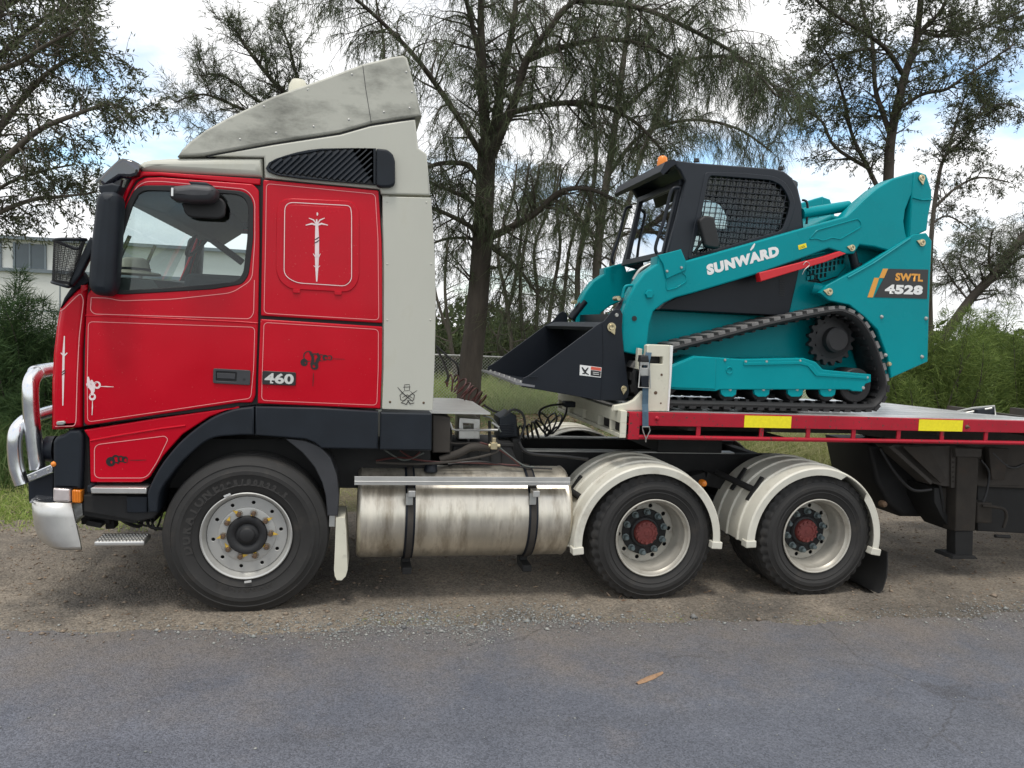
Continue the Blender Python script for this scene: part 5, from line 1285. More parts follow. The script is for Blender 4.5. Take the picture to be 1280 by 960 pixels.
tw_ = plate('rear_tower', TOWER, YL+.0, .05, M['teal'], loader, bevel=.008); both(tw_)
b = MB(); b.tube([P(x, y, YL-.002) for x, y in ((1060,347),(1092,329),(1138,298))], .008, 6); b.build('tower_seam', M['teal'], tw_)
plate('rear_door', [(1147,300),(1163,303),(1160,448),(1146,452)], YL+.06, 2*(YC-YL-.06), M['teal'], loader, bevel=.01)
# embossed reinforcement outlines on the arm
for pl_ in ([(1011,299),(1021,288),(1072,273.5),(1076,278),(1076,284),(1050,299),(1040,297),(1028,301),(1021,298)], [(833,350),(838,345),(852,340),(858,345),(858,352),(845,360),(833,363)]):
    q = rounded(XZ(pl_, YL+.02), .02, 4); b = MB(); b.tube([(p.x, YL+.019, p.y) for p in q], .0055, 6, True); b.build('arm_emboss', M['teal'], arm, 50)
plate('hose_bracket', [(822.5,319),(851.5,311.5),(858,327),(857,338),(833,349),(829,330)], YL+.005, .03, M['teal'], arm, bevel=.006)
for x, y in ((834,339), (852,334.5)):
    q = P(x, y, YL); b = MB(); b.lathe([(0, -.008), (.009, -.007), (.012, .0), (.012, .01)], (q.x, YL+.004, q.z), 10); b.build('bolt', M['steel'], arm, 40)
q = P(812.5,367.5,YL); b = MB(); b.lathe([(0, -.010), (.030, -.010), (.036, -.004), (.036, .02)], (q.x, YL+.012, q.z), 6); b.build('pivot_boss', M['teal'], arm, 30)
q = P(794,398,YL); b = MB(); b.lathe([(0, -.003), (.020, -.003), (.020, .01)], (q.x, YL+.018, q.z), 12); b.build('pivot_hole', M['black'], arm, 30)
def pin(px, py, ang, parent, y, s=1.0):
    q = P(px, py, y); b = MB()
    ol = []
    for k in range(20):
        a = 2*math.pi*k/20; r = .030*s
        if k == 0: r = .056*s
        elif k in (1, 19): r = .038*s
        ol.append((q.x+r*math.cos(a+ang), q.z+r*math.sin(a+ang)))
    o = link('pin_plate', plate_mesh('pin_plate', ol, y-.012, .010, (), .002), M['zinc'], parent, 30)
    b.lathe([(.008*s, -.018), (.016*s, -.020), (.020*s, -.012)], (q.x, y, q.z), 14); b.lathe([(0, -.013), (.009*s, -.0135)], (q.x, y, q.z), 10); b.build('pin', M['zinc'], parent, 40)
pin(1151.5,223,-1.3,arm2,YL+.01); pin(1064.5,310,3.0,arm,YL+.02,.9); pin(1152,303.5,2.9,tw_,YL); pin(1036,364.8,3.0,tw_,YL)
for x, y in ((1102,396), (1157.5,398), (1152.5,446), (1107,444)):
    q = P(x, y, YL); b = MB(); b.lathe([(0, -.014), (.010, -.012), (.017, .0), (.017, .004)], (q.x, YL, q.z), 12); b.build('bolt', M['steel'], tw_, 40)
q = P(1111,455,YL); b = MB(); b.lathe([(0, -.02), (.012, -.02), (.02, -.006), (.02, .004)], (q.x, YL-.002, q.z), 12); b.build('grease_point', M['zinc'], tw_, 40)
plate('arm_lock_strut', [(949,341),(1030,320.5),(1050,314),(1058,317),(1032,327.5),(951,352)], YL-.02, .07, M['safered'], loader, bevel=.006)
b = MB(); b.tube(catmull([P(1004,331,YL-.03), P(1008,327,YL-.035), P(1012,331,YL-.03), P(1006,337,YL-.03), P(1003,343,YL-.02)], 5), .003, 5); b.build('strut_clip', M['steel'], loader)
b = MB(); b.cyl(P(1064,312,YL+.10), P(1070,336,YL+.10), .034, 14); b.cyl(P(1070,330,YL+.10), P(1075,352,YL+.10), .045, 14); b.build('lift_cylinder_rod', M['charcoal'], loader, 40)
b = MB(); b.cyl(P(1016,360,YL+.12), P(1036,365,YL+.06), .05, 16); b.build('pivot_sleeve', M['teal'], loader, 40)
for yy in (YL+.13, 2*YC-YL-.13):
    b = MB(); b.cyl((P(1024,268,YL).x, yy+.12 if yy < 1 else yy-.12, P(1024,268,YL).z+.04), (P(1085,252,YL).x, yy+.12 if yy < 1 else yy-.12, P(1085,252,YL).z), .045, 16); b.build('arm_cross_tube', M['teal'], loader, 40)
b = MB(); x = P(1128,270,YL).x; b.cyl((x, YL+.1, P(1128,270,YL).z), (x, 2*YC-YL-.1, P(1128,270,YL).z), .07, 18); b.build('rear_cross_tube', M['teal'], loader, 40)
# --- decals
place_text('maker_lettering', 'SUNWARD', ((884.5,344.5), (974.5,320), (882.5,331)), YL+.018, M['whitepaint'], arm, offset=.07, spacing=1.14)
scroll('maker_lettering_accent', [([(938,313),(941,309),(943.5,304.5)], .018)], YL+.018, M['whitepaint'], arm)
b = MB(); ribbon(b, XZ([(998,309.5),(1008,306.5)], YL+.018), YL+.0178, .036); yl = b.build('warning_label', M['tape'], arm)
place_text('warning_text', 'LOCK', ((999.5,311), (1006.5,309), (999.3,308.3)), YL+.0170, M['badge'], arm, offset=.01)
dp = plate('model_panel', [(1111,336),(1160.5,337),(1158.8,373.5),(1092.5,371.5),(1105,347.5)], YL-.003, .003, M['badge'], tw_, bevel=0)
plate('model_stripe', [(1104,335.8),(1110.2,335.9),(1105,347.6),(1099,347.4)], YL-.0032, .003, M['orange'], tw_, bevel=0)
plate('model_stripe', [(1093,347.2),(1099,347.4),(1091,371.8),(1084.5,371.6)], YL-.0032, .003, M['orange'], tw_, bevel=0)
place_text('model_lettering', 'SWTL', ((1119,350.8), (1153.5,352.2), (1119.6,341.0)), YL-.0045, M['orange'], tw_, offset=.05, spacing=1.08)
place_text('model_number', '4528', ((1105.5,367.2), (1152.8,368.6), (1107,355.4)), YL-.0045, M['whitepaint'], tw_, offset=.06, spacing=1.08)
# --- cab
YK = .46
CABS = [(838,199.5),(870,203.5),(930,208),(968,211),(980,214),(990,222),(997,234),(1002,255),(1004.5,286),(940,304.5),(858,327),(833,320),(846,272),(857,226),(850,213)]
CWIN = [(884,217),(930,219),(966,222.5),(979,229),(987,241),(991.5,254),(988,270),(980,290),(940,302),(862,323),(864,312),(872,276)]
cf = plate('cab_side', CABS, YK, .05, M['cabblack'], loader, holes=[CWIN], bevel=.012, hr=.03); both(cf)
cw = plate('window_frame', grow(CWIN, 3), YK-.006, .02, M['cabblack'], cf, holes=[grow(CWIN, -3.5)], bevel=.005, r=.03, hr=.03); both(cw)
pn = plate('side_pane', grow(CWIN, 1), YK+.035, .004, M['darkglass'], cf, bevel=0); both(pn)
def lattice(y, name, w=.006):
    b = MB(); poly = grow(CWIN, -2)
    for k in range(-3, 18):
        c = clip_line(poly, (862+7.6*k, 323), (.17, -.985))
        if c and c[1]-c[0] > 4: b.bar(P(862+7.6*k+.17*c[0], 323-.985*c[0], y), P(862+7.6*k+.17*c[1], 323-.985*c[1], y), w, w)
    for k in range(16):
        c = clip_line(poly, (860, 214+7.2*k), (.997, .075))
        if c and c[1]-c[0] > 4: b.bar(P(860+.997*c[0], 214+7.2*k+.075*c[0], y+.005), P(860+.997*c[1], 214+7.2*k+.075*c[1], y+.005), w, w)
    return b.build(name, M['cabblack'], cf)
lt = lattice(YK+.012, 'window_guard'); lf_ = lattice(YK+.012, 'window_guard', .0035); both(lf_); bpy.data.objects.remove(lf_)
ROOFC = [(838,199.5),(870,203.5),(930,208),(968,211),(980,214),(990,222),(993,228),(960,218.5),(900,213),(846,210)]
plate('cab_roof', ROOFC, YK+.05, 2*(YC-YK-.05), M['cabblack'], loader, bevel=.008)
plate('cab_rear_frame', [(990,222),(997,234),(1002,255),(1004.5,286),(996,288),(994,256),(989,238),(985,228)], YK+.05, 2*(YC-YK-.05), M['cabblack'], loader, bevel=.004)
plate('cab_rear_glass_bar', [(990,262),(998,262),(998,266),(990,266)], YK+.05, 2*(YC-YK-.05), M['cabblack'], loader, bevel=.002)
b = MB(); q0, q1 = P(860,326,YK), P(1000,290,YK)
b.span((q0.x, YK+.06, q0.z-.2), (q1.x, 2*YC-YK-.06, q0.z+.02)); b.build('cab_floor', M['charcoal'], loader)
b = MB(); xs = P(930,290,YC).x; zs = P(930,290,YK).z
b.box((xs+.05, YC, zs-.02), (.44, .46, .14)); b.box((xs+.28, YC, zs+.26), (.12, .44, .56), Matrix.Rotation(.18, 3, 'Y')); b.build('operator_seat', M['seat'], loader, bevel=.04)
for yy in (YC-.3, YC+.3):
    b = MB(); b.box((xs-.1, yy, zs+.10), (.40, .09, .07)); b.tube([(xs-.26, yy, zs+.12), (xs-.29, yy, zs+.28)], .018, 8); b.build('joystick_pod', M['charcoal'], loader, bevel=.01)
# sun hood and beacon
hx = P(838,200,YK); b = MB(); secs = []
for yy in (YK-.015, YC, 2*YC-YK+.015):
    secs.append([(hx.x-.06, yy, hx.z-.125), (hx.x-.085, yy, hx.z-.10), (hx.x-.045, yy, hx.z-.02), (hx.x+.02, yy, hx.z+.004), (hx.x+.06, yy, hx.z-.02), (hx.x+.0, yy, hx.z-.06)])
b.loft(secs); b.build('front_hood', M['charcoal'], loader, 50)
yb = .70; q = P(827.5,211,yb)
b = MB(); b.bar((q.x, yb, q.z-.02), (hx.x, yb, hx.z-.03), .06, .02); b.build('beacon_bracket', M['black'], loader)
pb = MB(); pb.lathe([(0, .105), (.022, .103), (.038, .09), (.043, .05), (.043, .0)], (q.x, yb, q.z), 20, 'z'); pb.build('beacon', M['amber'], loader, 50)
pb = MB(); pb.lathe([(0, .002), (.05, .002), (.052, -.01), (.052, -.035)], (q.x, yb, q.z), 20, 'z'); pb.build('beacon_base', M['black'], loader, 50)
# front door glass and frame, grab handles
b = MB(); t0, t1 = P(853,228,YK+.06), P(832,318,YK+.06)
b.add([(t0.x, YK+.06, t0.z), (t1.x, YK+.06, t1.z), (t1.x, 2*YC-YK-.06, t1.z), (t0.x, 2*YC-YK-.06, t0.z)], [(0,1,2,3)]); b.build('front_glass', M['darkglass'], loader)
for yy in (YK+.1, 2*YC-YK-.1):
    b = MB(); b.bar((t0.x, yy, t0.z), (t1.x, yy, t1.z), .05, .04); b.build('door_frame', M['charcoal'], loader, bevel=.006)
b = MB(); b.bar((t0.x, YK+.06, t0.z), (t0.x, 2*YC-YK-.06, t0.z), .05, .05); b.build('door_frame', M['charcoal'], loader, bevel=.006); b = MB(); b.bar((t1.x, YK+.06, t1.z), (t1.x, 2*YC-YK-.06, t1.z), .05, .05); b.build('door_frame', M['charcoal'], loader, bevel=.006)
for yy, off in ((YK-.0, 0), (2*YC-YK-.02, 0)):
    base = [(853,235),(846,236),(842,244),(834,277),(824,308),(826,318)]
    q = [P(x, y, YK) for x, y in base]
    b = MB(); b.tube(catmull([Vector((p.x-.03, yy, p.z)) for p in q], 5), .014, 8); b.build('grab_handle', M['charcoal'], loader, 50)
b = MB(); q = [P(x, y, 1.15) for x, y in ((822,262),(817,262),(812,280),(800,318),(798,330))]; b.tube(catmull(q, 5), .010, 8); b.build('wiper_arm', M['black'], loader, 50)
plate('side_mirror', [(874,275),(881,269),(893,271),(901,307),(897,311),(882,308)], YK-.10, .06, M['black'], loader, bevel=.015, r=.02)
b = MB(); b.tube([P(878,300,YK-.07), P(868,316,YK-.02)], .012, 8); b.build('mirror_stalk', M['black'], loader, 50)
b = MB(); b.tube(catmull([P(1003,250,YK+.05), P(1008,252,YK+.02), P(1009.5,262,YK+.02), P(1008,280,YK+.02)], 5), .010, 7); b.build('rear_handle', M['charcoal'], loader, 50)
for x, y in ((870.5,201), (976,211)):
    q = P(x, y, .6); b = MB(); b.lathe([(0, .02), (.02, .018), (.025, -.01)], (q.x, .6, q.z), 12, 'z'); b.build('roof_bolt', M['black'], loader, 40)
# hydraulic hoses over the front
for k, pth in enumerate((((822,329),(810,333),(798,342),(790,355),(787,372)), ((818,333),(806,338),(796,348),(788,368),(784,392)), ((826,326),(812,329),(800,336),(792,348)))):
    for yy in (.50, .56):
        b = MB(); b.tube(catmull([P(x, y+k, yy) for x, y in pth], 5), .014 if k < 2 else .016, 8); b.build('hydraulic_hose', M['hose'] if k < 2 else M['steel'], loader, 50)
b = MB(); b.tube(catmull([P(794,357,YL+.08), P(785,357,YL+.08), P(780.5,360,YL+.08), P(778,372,YL+.08)], 5), .011, 8); b.build('hose_guard', M['teal'], arm, 50)
b = MB(); b.tube(catmull([P(745,371,1.74), P(738,369,1.74), P(733.5,375,1.74), P(733,385,1.74), P(738,393,1.74), P(744,396,1.74)], 5), .014, 8); b.build('hose_guard', M['teal'], loader, 50)
for yy in (.40, 1.6):
    b = MB(); b.cyl((P(790,366,.4).x-.02, yy, P(790,372,.4).z), (P(766,398,.4).x, yy, P(766,398,.4).z), .040, 14); b.build('tilt_cylinder', M['charcoal'], loader, 40)
    b = MB(); b.cyl((P(771,372,.4).x, yy-.05, P(771,373,.4).z), (P(771,373,.4).x, yy+.05, P(771,373,.4).z), .018, 12); b.build('cylinder_pin', M['zinc'], loader, 40)
plate('quick_attach', [(778,392),(786,394),(797,440),(800,482),(794,496),(782,496),(783,470),(777,430)], .40, 1.2, M['charcoal'], loader, bevel=.01)
for k in range(3):
    q = P(787+2.5*k, 437+2*k, .34); b = MB(); b.lathe([(0, -.03), (.014, -.03), (.016, .04)], (q.x, .34, q.z), 10); b.build('hydraulic_coupler', M['silver'], loader, 40)
# --- bucket
YB0, YB1 = .20, 1.77
bk_ = sub('bucket', loader, tuple(P(720,490,1.0)))
BS = [(652,483.5),(654,473),(661,469.5),(746,406.5),(755,401.5),(765,389),(770,386.2),(776,387.5),(778.5,393),(777.5,411),(780,441),(785,478),(786.5,490),(785,497),(780,500.5),(750,500.8),(714,494.2)]
bp1 = plate('side_plate', BS, YB0, .02, M['charcoal'], bk_, bevel=.004)
me = bp1.data.copy(); a = np.empty(len(me.vertices)*3, 'f'); me.vertices.foreach_get('co', a); a = a.reshape(-1, 3); a[:, 1] += YB1-YB0-.02; me.vertices.foreach_set('co', a.ravel())
link('side_plate', me, None, bk_, 35)
def strip(name, pl, th, mt, y0=YB0+.02, y1=YB1-.02, up=1, **kw):
    q = [P(x, y, YB0) for x, y in pl]; b = MB()
    for i in range(len(q)-1):
        d = (q[i+1]-q[i]); n_ = Vector((-d.z, 0, d.x)).normalized()*th*up
        a, c = q[i], q[i+1]
        b.add([(a.x, y0, a.z), (c.x, y0, c.z), (c.x, y1, c.z), (a.x, y1, a.z), (a.x+n_.x, y0, a.z+n_.z), (c.x+n_.x, y0, c.z+n_.z), (c.x+n_.x, y1, c.z+n_.z), (a.x+n_.x, y1, a.z+n_.z)], [(0,3,2,1), (4,5,6,7), (0,1,5,4), (1,2,6,5), (2,3,7,6), (3,0,4,7)])
    return b.build(name, mt, bk_, **kw)
strip('floor_plate', [(655,483),(714,492.5),(750,498.5),(776,498)], .012, M['charcoal'])
strip('back_plate', [(776,498),(783,480),(778,440),(772,412),(757,403)], .012, M['charcoal'], up=1)
strip('top_bar', [(744,408.5),(757,402.5),(764,405)], .03, M['blackplastic'], up=-1)
ce = strip('cutting_edge', [(644,480.5),(668,484.2)], .016, M['steelplate'], YB0-.005, YB1+.005)
for k in range(7):
    q = P(655,482,YB0); yy = YB0+.12+(YB1-YB0-.24)*k/6
    b = MB(); b.lathe([(0, .022), (.011, .020), (.015, .010), (.015, 0)], (q.x, yy, q.z+.008), 10, 'z'); b.build('edge_bolt', M['steel'], bk_, 40)
b = MB(); b.bar(P(661,470.8,YB0-.004), P(672,471.5,YB0-.004), .010, .008); b.build('weld_tab', M['charcoal'], bk_)
b = MB(); b.tube([P(753,405,YB0-.001), P(754,440,YB0-.001), P(751,500,YB0-.001)], .003, 5); b.build('plate_seam', M['charcoal'], bk_)
pin(764,409,-1.1,bk_,YB0,1.15); pin(779.5,486,-1.6,bk_,YB0,.8)
q = P(771,394,YB0); b = MB(); b.lathe([(0, -.006), (.012, -.006), (.016, .0)], (q.x, YB0, q.z), 10); b.build('bolt', M['steel'], bk_, 40)
plate('safety_label', [(725,456),(752,459.3),(751,472),(724.5,469)], YB0-.002, .002, M['whitepaint'], bk_, bevel=0)
plate('label_header', [(738.8,458.2),(751.5,459.8),(751.2,463.6),(738.5,462)], YB0-.0032, .001, M['redlabel'], bk_, bevel=0)
plate('label_text_block', [(738.5,462.6),(751.1,464.2),(750.6,470.9),(738.2,469.4)], YB0-.0032, .001, M['badge'], bk_, bevel=0)
scroll('label_pictogram', [([(727.5,459),(730,463),(733,467)], .016), ([(735.5,459.5),(732.5,463),(730,467.5)], .014), ([(728,467),(732,466),(736,468.5)], .012)], YB0-.0035, M['badge'], bk_)
for k in range(2):
    b = MB(); ribbon(b, XZ([(741,465.2+2.2*k),(748.5,466+2.2*k)], YB0), YB0-.0036, .004); b.build('label_line', M['whitepaint'], bk_)
# ================================================================== vegetation
M['bark'] = mat('dark_fissured_bark', (.055, .045, .036), .95, 0, .3, 9, ((.11, .10, .085), .3, 4), (.9, 16, 5, .03), stretch=(1, 1, .25))
M['bark_pale'] = mat('grey_brown_bark', (.10, .085, .07), .9, 0, .3, 7, ((.17, .15, .13), .3, 4), (.6, 14, 5, .02), stretch=(1, 1, .3))
M['sheoak'] = island('sheoak_needles', [(.055, .072, .042), (.090, .118, .064), (.135, .165, .088), (.078, .096, .060), (.12, .115, .07)], .8, .45)
M['gum'] = island('gum_leaves', [(.040, .052, .026), (.068, .085, .042), (.105, .120, .062), (.06, .062, .04)], .65, .35)
M['shrub'] = island('feathery_shrub', [(.030, .060, .022), (.05, .095, .034), (.08, .13, .045), (.035, .065, .03)], .8, .3)
M['shrub_r'] = island('soft_shrub', [(.075, .12, .028), (.125, .18, .045), (.20, .26, .07), (.085, .13, .045)], .8, .3)
M['hedge'] = island('dark_background_leaves', [(.030, .045, .018), (.055, .075, .030), (.085, .11, .04)], .8, .25)
M['grass_g'] = island('green_grass', [(.18, .26, .05), (.28, .37, .09), (.37, .45, .14), (.42, .40, .20)], .8, .4)
M['grass_d'] = island('dry_green_grass', [(.23, .26, .09), (.34, .35, .15), (.44, .41, .23), (.18, .24, .08)], .85, .4)
M['weeds'] = island('dark_weeds', [(.035, .07, .02), (.06, .11, .03), (.14, .16, .07)], .8, .3)
M['litter'] = island('fallen_leaves', [(.20, .13, .08), (.30, .20, .13), (.14, .09, .06), (.38, .29, .20)], .9)
def unit(v): return v/np.maximum(np.linalg.norm(v, axis=-1, keepdims=True), 1e-9)
def leaf_tris(p, d, L, W, g, droop=0.0, rhombus=False):
    n = len(p); s = unit(np.cross(d, g.normal(size=(n, 3))))*W[:, None]*.5
    if rhombus:
        m = p+d*L[:, None]*.45; e = p+d*L[:, None]
        V = np.stack([p, m+s, e, m-s], 1).reshape(-1, 3); k = np.arange(n)*4
        F = np.concatenate([np.stack([k, k+1, k+2], 1), np.stack([k, k+2, k+3], 1)])
    else:
        e = p+d*L[:, None]+np.array([0, 0, -1.0])*(droop*L)[:, None]
        V = np.stack([p-s, p+s, e], 1).reshape(-1, 3); k = np.arange(n)*3; F = np.stack([k, k+1, k+2], 1)
    return V, F
def grow_branch(p, d, L, steps, grav, wig, g):
    pts = [np.array(p, float)]; d = np.array(d, float)
    for k in range(steps):
        d = d+np.array([0, 0, grav])/steps+g.normal(size=3)*wig/steps**.5; d /= np.linalg.norm(d)+1e-9
        pts.append(pts[-1]+d*L/steps)
    return np.array(pts), d
def at_t(pts, t):
    f = t*(len(pts)-1); i = min(int(f), len(pts)-2); return pts[i]+(pts[i+1]-pts[i])*(f-i), unit((pts[i+1]-pts[i])[None])[0]
def tree(name, label, limbs, seed, leafmat, bark, n1=22, l1=1.6, g1=-.5, n2=9, l2=.7, g2=-1.2, n3=14, leaf=(.22, .012), rhombus=False, droop=.6, t0=.25, base=None, density=None, cat='tree', up1=.25, group=None, spread=.05):
    g = np.random.default_rng(seed); wood = MB(); LP, LD = [], []; twigs = MB()
    for li, (pts, r0, r1) in enumerate(limbs):
        q = np.array([list(p) for p in catmull(pts, 5)])
        m = len(q); wood.tube([Vector(p) for p in q], [r0+(r1-r0)*k/(m-1) for k in range(m)], 10 if r0 > .08 else 7)
        Ls = float(np.sum(np.linalg.norm(np.diff(q, axis=0), axis=1)))
        cnt = int(n1*max(.4, min(Ls/3.0, 2.2))*(density[li] if density else 1))
        for k in range(cnt):
            a = t0 if li == 0 else .12
            t = a+(1-a)*(k+g.random())/max(cnt, 1); t = min(t, .995)
            p, d = at_t(q, t); rd = g.normal(size=3); rd -= d*rd.dot(d); rd = unit(rd[None])[0]
            dd = unit((d*.45+rd*.9+np.array([0, 0, up1]))[None])[0]
            L = l1*(1.15-.5*t)*g.uniform(.5, 1.2); b1, _ = grow_branch(p, dd, L, 6, g1*g.uniform(.4, 1.3), .35, g)
            rr = min(.03, (r0+(r1-r0)*t)*.45); wood.tube([Vector(v) for v in b1], [max(rr*(1-i/6.5), .004) for i in range(7)], 5, cap=False)
            for j in range(max(2, int(n2*g.uniform(.6, 1.3)))):
                t2 = .2+.8*(j+g.random())/n2; t2 = min(t2, .99)
                p2, d2 = at_t(b1, t2); dd = unit((d2*.6+g.normal(size=3)*.6)[None])[0]
                b2, dl = grow_branch(p2, dd, l2*g.uniform(.5, 1.25), 4, g2*g.uniform(.5, 1.3), .25, g)
                twigs.tube([Vector(v) for v in b2], [.0055, .005, .004, .003, .0025], 3, cap=False)
                ns = int(n3*g.uniform(.5, 1.4))
                for s in range(ns):
                    pp, ld = at_t(b2, min(.999, .1+.9*g.random()))
                    LP.append(pp+g.normal(size=3)*spread*.4); LD.append(ld*.5+g.normal(size=3)*.55)
    P0 = limbs[0][0][0] if base is None else base
    root = thing(name, label, cat, (P0[0], P0[1], 0.0), group)
    wood.build('trunk', bark, root, 60)
    twigs.build('twigs', bark, root, kind='stuff')
    LP, LD = np.array(LP), unit(np.array(LD)); n = len(LP)
    V, F = leaf_tris(LP, LD, leaf[0]*g.uniform(.6, 1.35, n), leaf[1]*g.uniform(.7, 1.3, n), g, droop, rhombus)
    tris('crown', V, F, leafmat, root, 'stuff')
    return root, n
def L3(pts, y): return [P(p[0], p[1], y+(p[2] if len(p) > 2 else 0)) for p in pts]
def W(px_w, y): return px_w*.56*(y+5.4)/962*1.02
total = 0
# main she-oak behind the bucket
Y = 10.0; base = L3([(585,530)], Y)[0]; base = Vector((base.x, base.y, -.05))
limbs = [([base]+L3([(586,495),(589,450),(595,400),(600,340),(604,280),(607,220),(609,175)], Y), W(29, Y), W(20, Y)),
    (L3([(609,185),(605,143,-.1),(603,100,-.2),(602,60,-.3),(601,20,-.3),(602,-40,-.4),(600,-110,-.5)], Y), W(14, Y), W(4, Y)),
    (L3([(612,190),(621,146,.2),(628,95,.4),(637,55,.5),(643,15,.6),(648,-50,.7)], Y), W(13, Y), W(4, Y)),
    (L3([(614,195),(628,160,-.2),(644,125,-.5),(658,76,-.7),(684,40,-1.0),(712,6,-1.2),(760,-20,-1.4)], Y), W(13, Y), W(4, Y)),
    (L3([(603,90,-.2),(592,40,-.4),(582,0,-.6),(565,-40,-.8)], Y), W(7, Y), W(3, Y)),
    (L3([(612,297),(639,284,-.4),(670,266,-.8),(700,240,-1.1),(735,236,-1.4),(770,250,-1.5)], Y), W(9, Y), W(3, Y)),
    (L3([(612,306),(639,328,-.3),(660,351,-.6),(680,380,-.8)], Y), W(7, Y), W(2, Y)),
    (L3([(597,222),(584,206,-.3),(556,204,-.8),(535,209,-1.0),(505,225,-1.2)], Y), W(7, Y), W(3, Y)),
    (L3([(598,262),(582,247,-.4),(540,229,-1.0),(505,215,-1.3)], Y), W(6, Y), W(2, Y)),
    (L3([(596,296),(589,284,-.3),(566,271,-.8),(540,260,-1.2),(510,250,-1.4)], Y), W(7, Y), W(2.5, Y)),
    (L3([(595,306),(587,298,.3),(556,299,.8),(530,310,1.2)], Y), W(5, Y), W(2, Y)),
    (L3([(606,200),(575,150,-.8),(530,85,-1.4),(490,40,-1.8),(440,-5,-2.1),(400,-30,-2.4)], Y), W(7, Y), W(2, Y)),
    (L3([(660,75,-.7),(700,60,-1.2),(750,50,-1.6),(800,55,-2.0),(850,80,-2.2)], Y), W(7, Y), W(2.5, Y)),
    (L3([(640,140,-.4),(690,130,-1.0),(740,130,-1.5),(790,150,-1.9),(830,190,-2.1)], Y), W(7, Y), W(2.5, Y)),
    (L3([(720,0,-1.2),(800,10,-1.8),(870,40,-2.2),(930,75,-2.5),(970,120,-2.7)], Y), W(6, Y), W(2, Y))]
den = [.35, .9, .9, 1.0, .9, 1.1, 1.0, .8, .7, .8, .7, 1.0, 1.8, 1.6, 1.5]
r, n = tree('sheoak_tree', 'tall drooping she-oak with dark fissured trunk, just behind the bucket', limbs, 11, M['sheoak'], M['bark'], 25, 1.15, -.36, 10, .58, -1.5, 14, (.25, .0105), False, .55, .45, base, den, up1=.2); total += n
# second she-oak, several pale stems behind the loader cab
Y = 14.0; base = P(748,500,Y); base = Vector((base.x, base.y, -.05))
limbs = [([base]+L3([(750,420),(746,340),(752,270),(764,190),(775,110),(785,30),(790,-30)], Y), W(13, Y), W(4, Y)),
    ([base+Vector((.3,.2,0))]+L3([(728,420),(722,340),(735,270),(745,200),(742,120),(750,40)], Y+.3), W(8, Y), W(3, Y)),
    ([base+Vector((.6,-.2,0))]+L3([(772,400),(765,330),(782,270),(800,200),(830,130),(860,60)], Y-.3), W(8, Y), W(3, Y)),
    (L3([(760,220),(800,170,-.4),(860,150,-.8),(920,160,-1.0),(965,190,-1.2)], Y), W(5, Y), W(2, Y)),
    (L3([(770,150),(830,90,-.5),(900,70,-.9),(960,100,-1.2),(990,150,-1.4)], Y), W(5, Y), W(2, Y)),
    (L3([(748,300),(710,260,-.4),(680,250,-.6),(655,275,-.8)], Y), W(4, Y), W(2, Y))]
r, n = tree('sheoak_tree', 'she-oak with several thin pale stems behind the loader cab', limbs, 12, M['sheoak'], M['bark_pale'], 22, 1.25, -.36, 9, .60, -1.5, 14, (.25, .011), False, .6, .3, base, [1, .7, .8, 1.3, 1.4, .8], up1=.2); total += n
# young she-oak with many thin stems filling the gap above the bucket
Y = 15.0; base = P(668,500,Y); base = Vector((base.x, base.y, -.05))
limbs = []
for k, (a, c, e, f) in enumerate(((640,632,622,640), (655,650,655,668), (668,672,668,690), (682,690,700,695), (695,705,712,730), (625,640,650,655))):
    limbs.append(([base+Vector((.25*(k-2.5), .15*(k % 3), 0))]+L3([(a,440),(c,370),(e,310),(f,250),(f+6,205)], Y+.2*(k % 3)), W(6, Y), W(2, Y)))
limbs += [(L3([(570,470),(562,420),(556,360),(560,300)], Y), W(6, Y), W(2, Y)), (L3([(562,420),(548,380),(540,340)], Y), W(4, Y), W(2, Y))]
r, n = tree('young_sheoak', 'young she-oak with many thin stems between the thick trunk and the loader', limbs, 18, M['sheoak'], M['bark_pale'], 13, .95, -.5, 7, .6, -1.8, 11, (.26, .012), False, .7, .15, base, up1=.1); total += n
# gum behind the lift arm tower
Y = 12.0; base = P(1112,505,Y); base = Vector((base.x, base.y, -.05))
limbs = [([base]+L3([(1111,420),(1109,300),(1111,210),(1114,171),(1122,131),(1133,88),(1144,55),(1150,10),(1155,-50)], Y), W(15, Y), W(6, Y)),
    (L3([(1112,165),(1103,140,.2),(1094,109,.4),(1090,50,.6),(1078,10,.8),(1070,-30,.9)], Y), W(7, Y), W(3, Y)),
    (L3([(1128,92),(1109,63,-.3),(1085,44,-.6),(1055,26,-.9),(1025,5,-1.2),(1005,-20,-1.4)], Y), W(6, Y), W(2.5, Y)),
    (L3([(1148,45),(1160,30,-.2),(1175,15,-.4),(1190,-15,-.6)], Y), W(7, Y), W(3, Y)),
    (L3([(1124,136),(1153,118,-.3),(1182,112,-.6),(1203,98,-.8),(1232,80,-1.0),(1268,55,-1.2)], Y), W(5, Y), W(2, Y)),
    (L3([(1105,250),(1085,210,.3),(1066,171,.5),(1056,129,.6),(1045,90,.8),(1030,60,1.0)], Y), W(6, Y), W(2, Y)),
    (L3([(1085,210,.3),(1044,184,.3),(1028,153,.2),(1008,140,.1)], Y), W(5, Y), W(2, Y)),
    (L3([(1150,40),(1185,45,.5),(1225,35,.9),(1265,20,1.2),(1300,0,1.4)], Y), W(5, Y), W(2, Y)),
    (L3([(1090,60,.6),(1050,70,.7),(1015,95,.8),(985,110,.9)], Y), W(4, Y), W(2, Y))]
r, n = tree('gum_tree', 'open-crowned gum tree forking above the loader lift arm', limbs, 13, M['gum'], M['bark'], 25, 1.0, -.1, 10, .50, -.5, 19, (.10, .024), True, 0, .35, base, [.5, .9, 1.3, 1.2, 1.0, .9, .8, 1.3, 1.0]); total += n
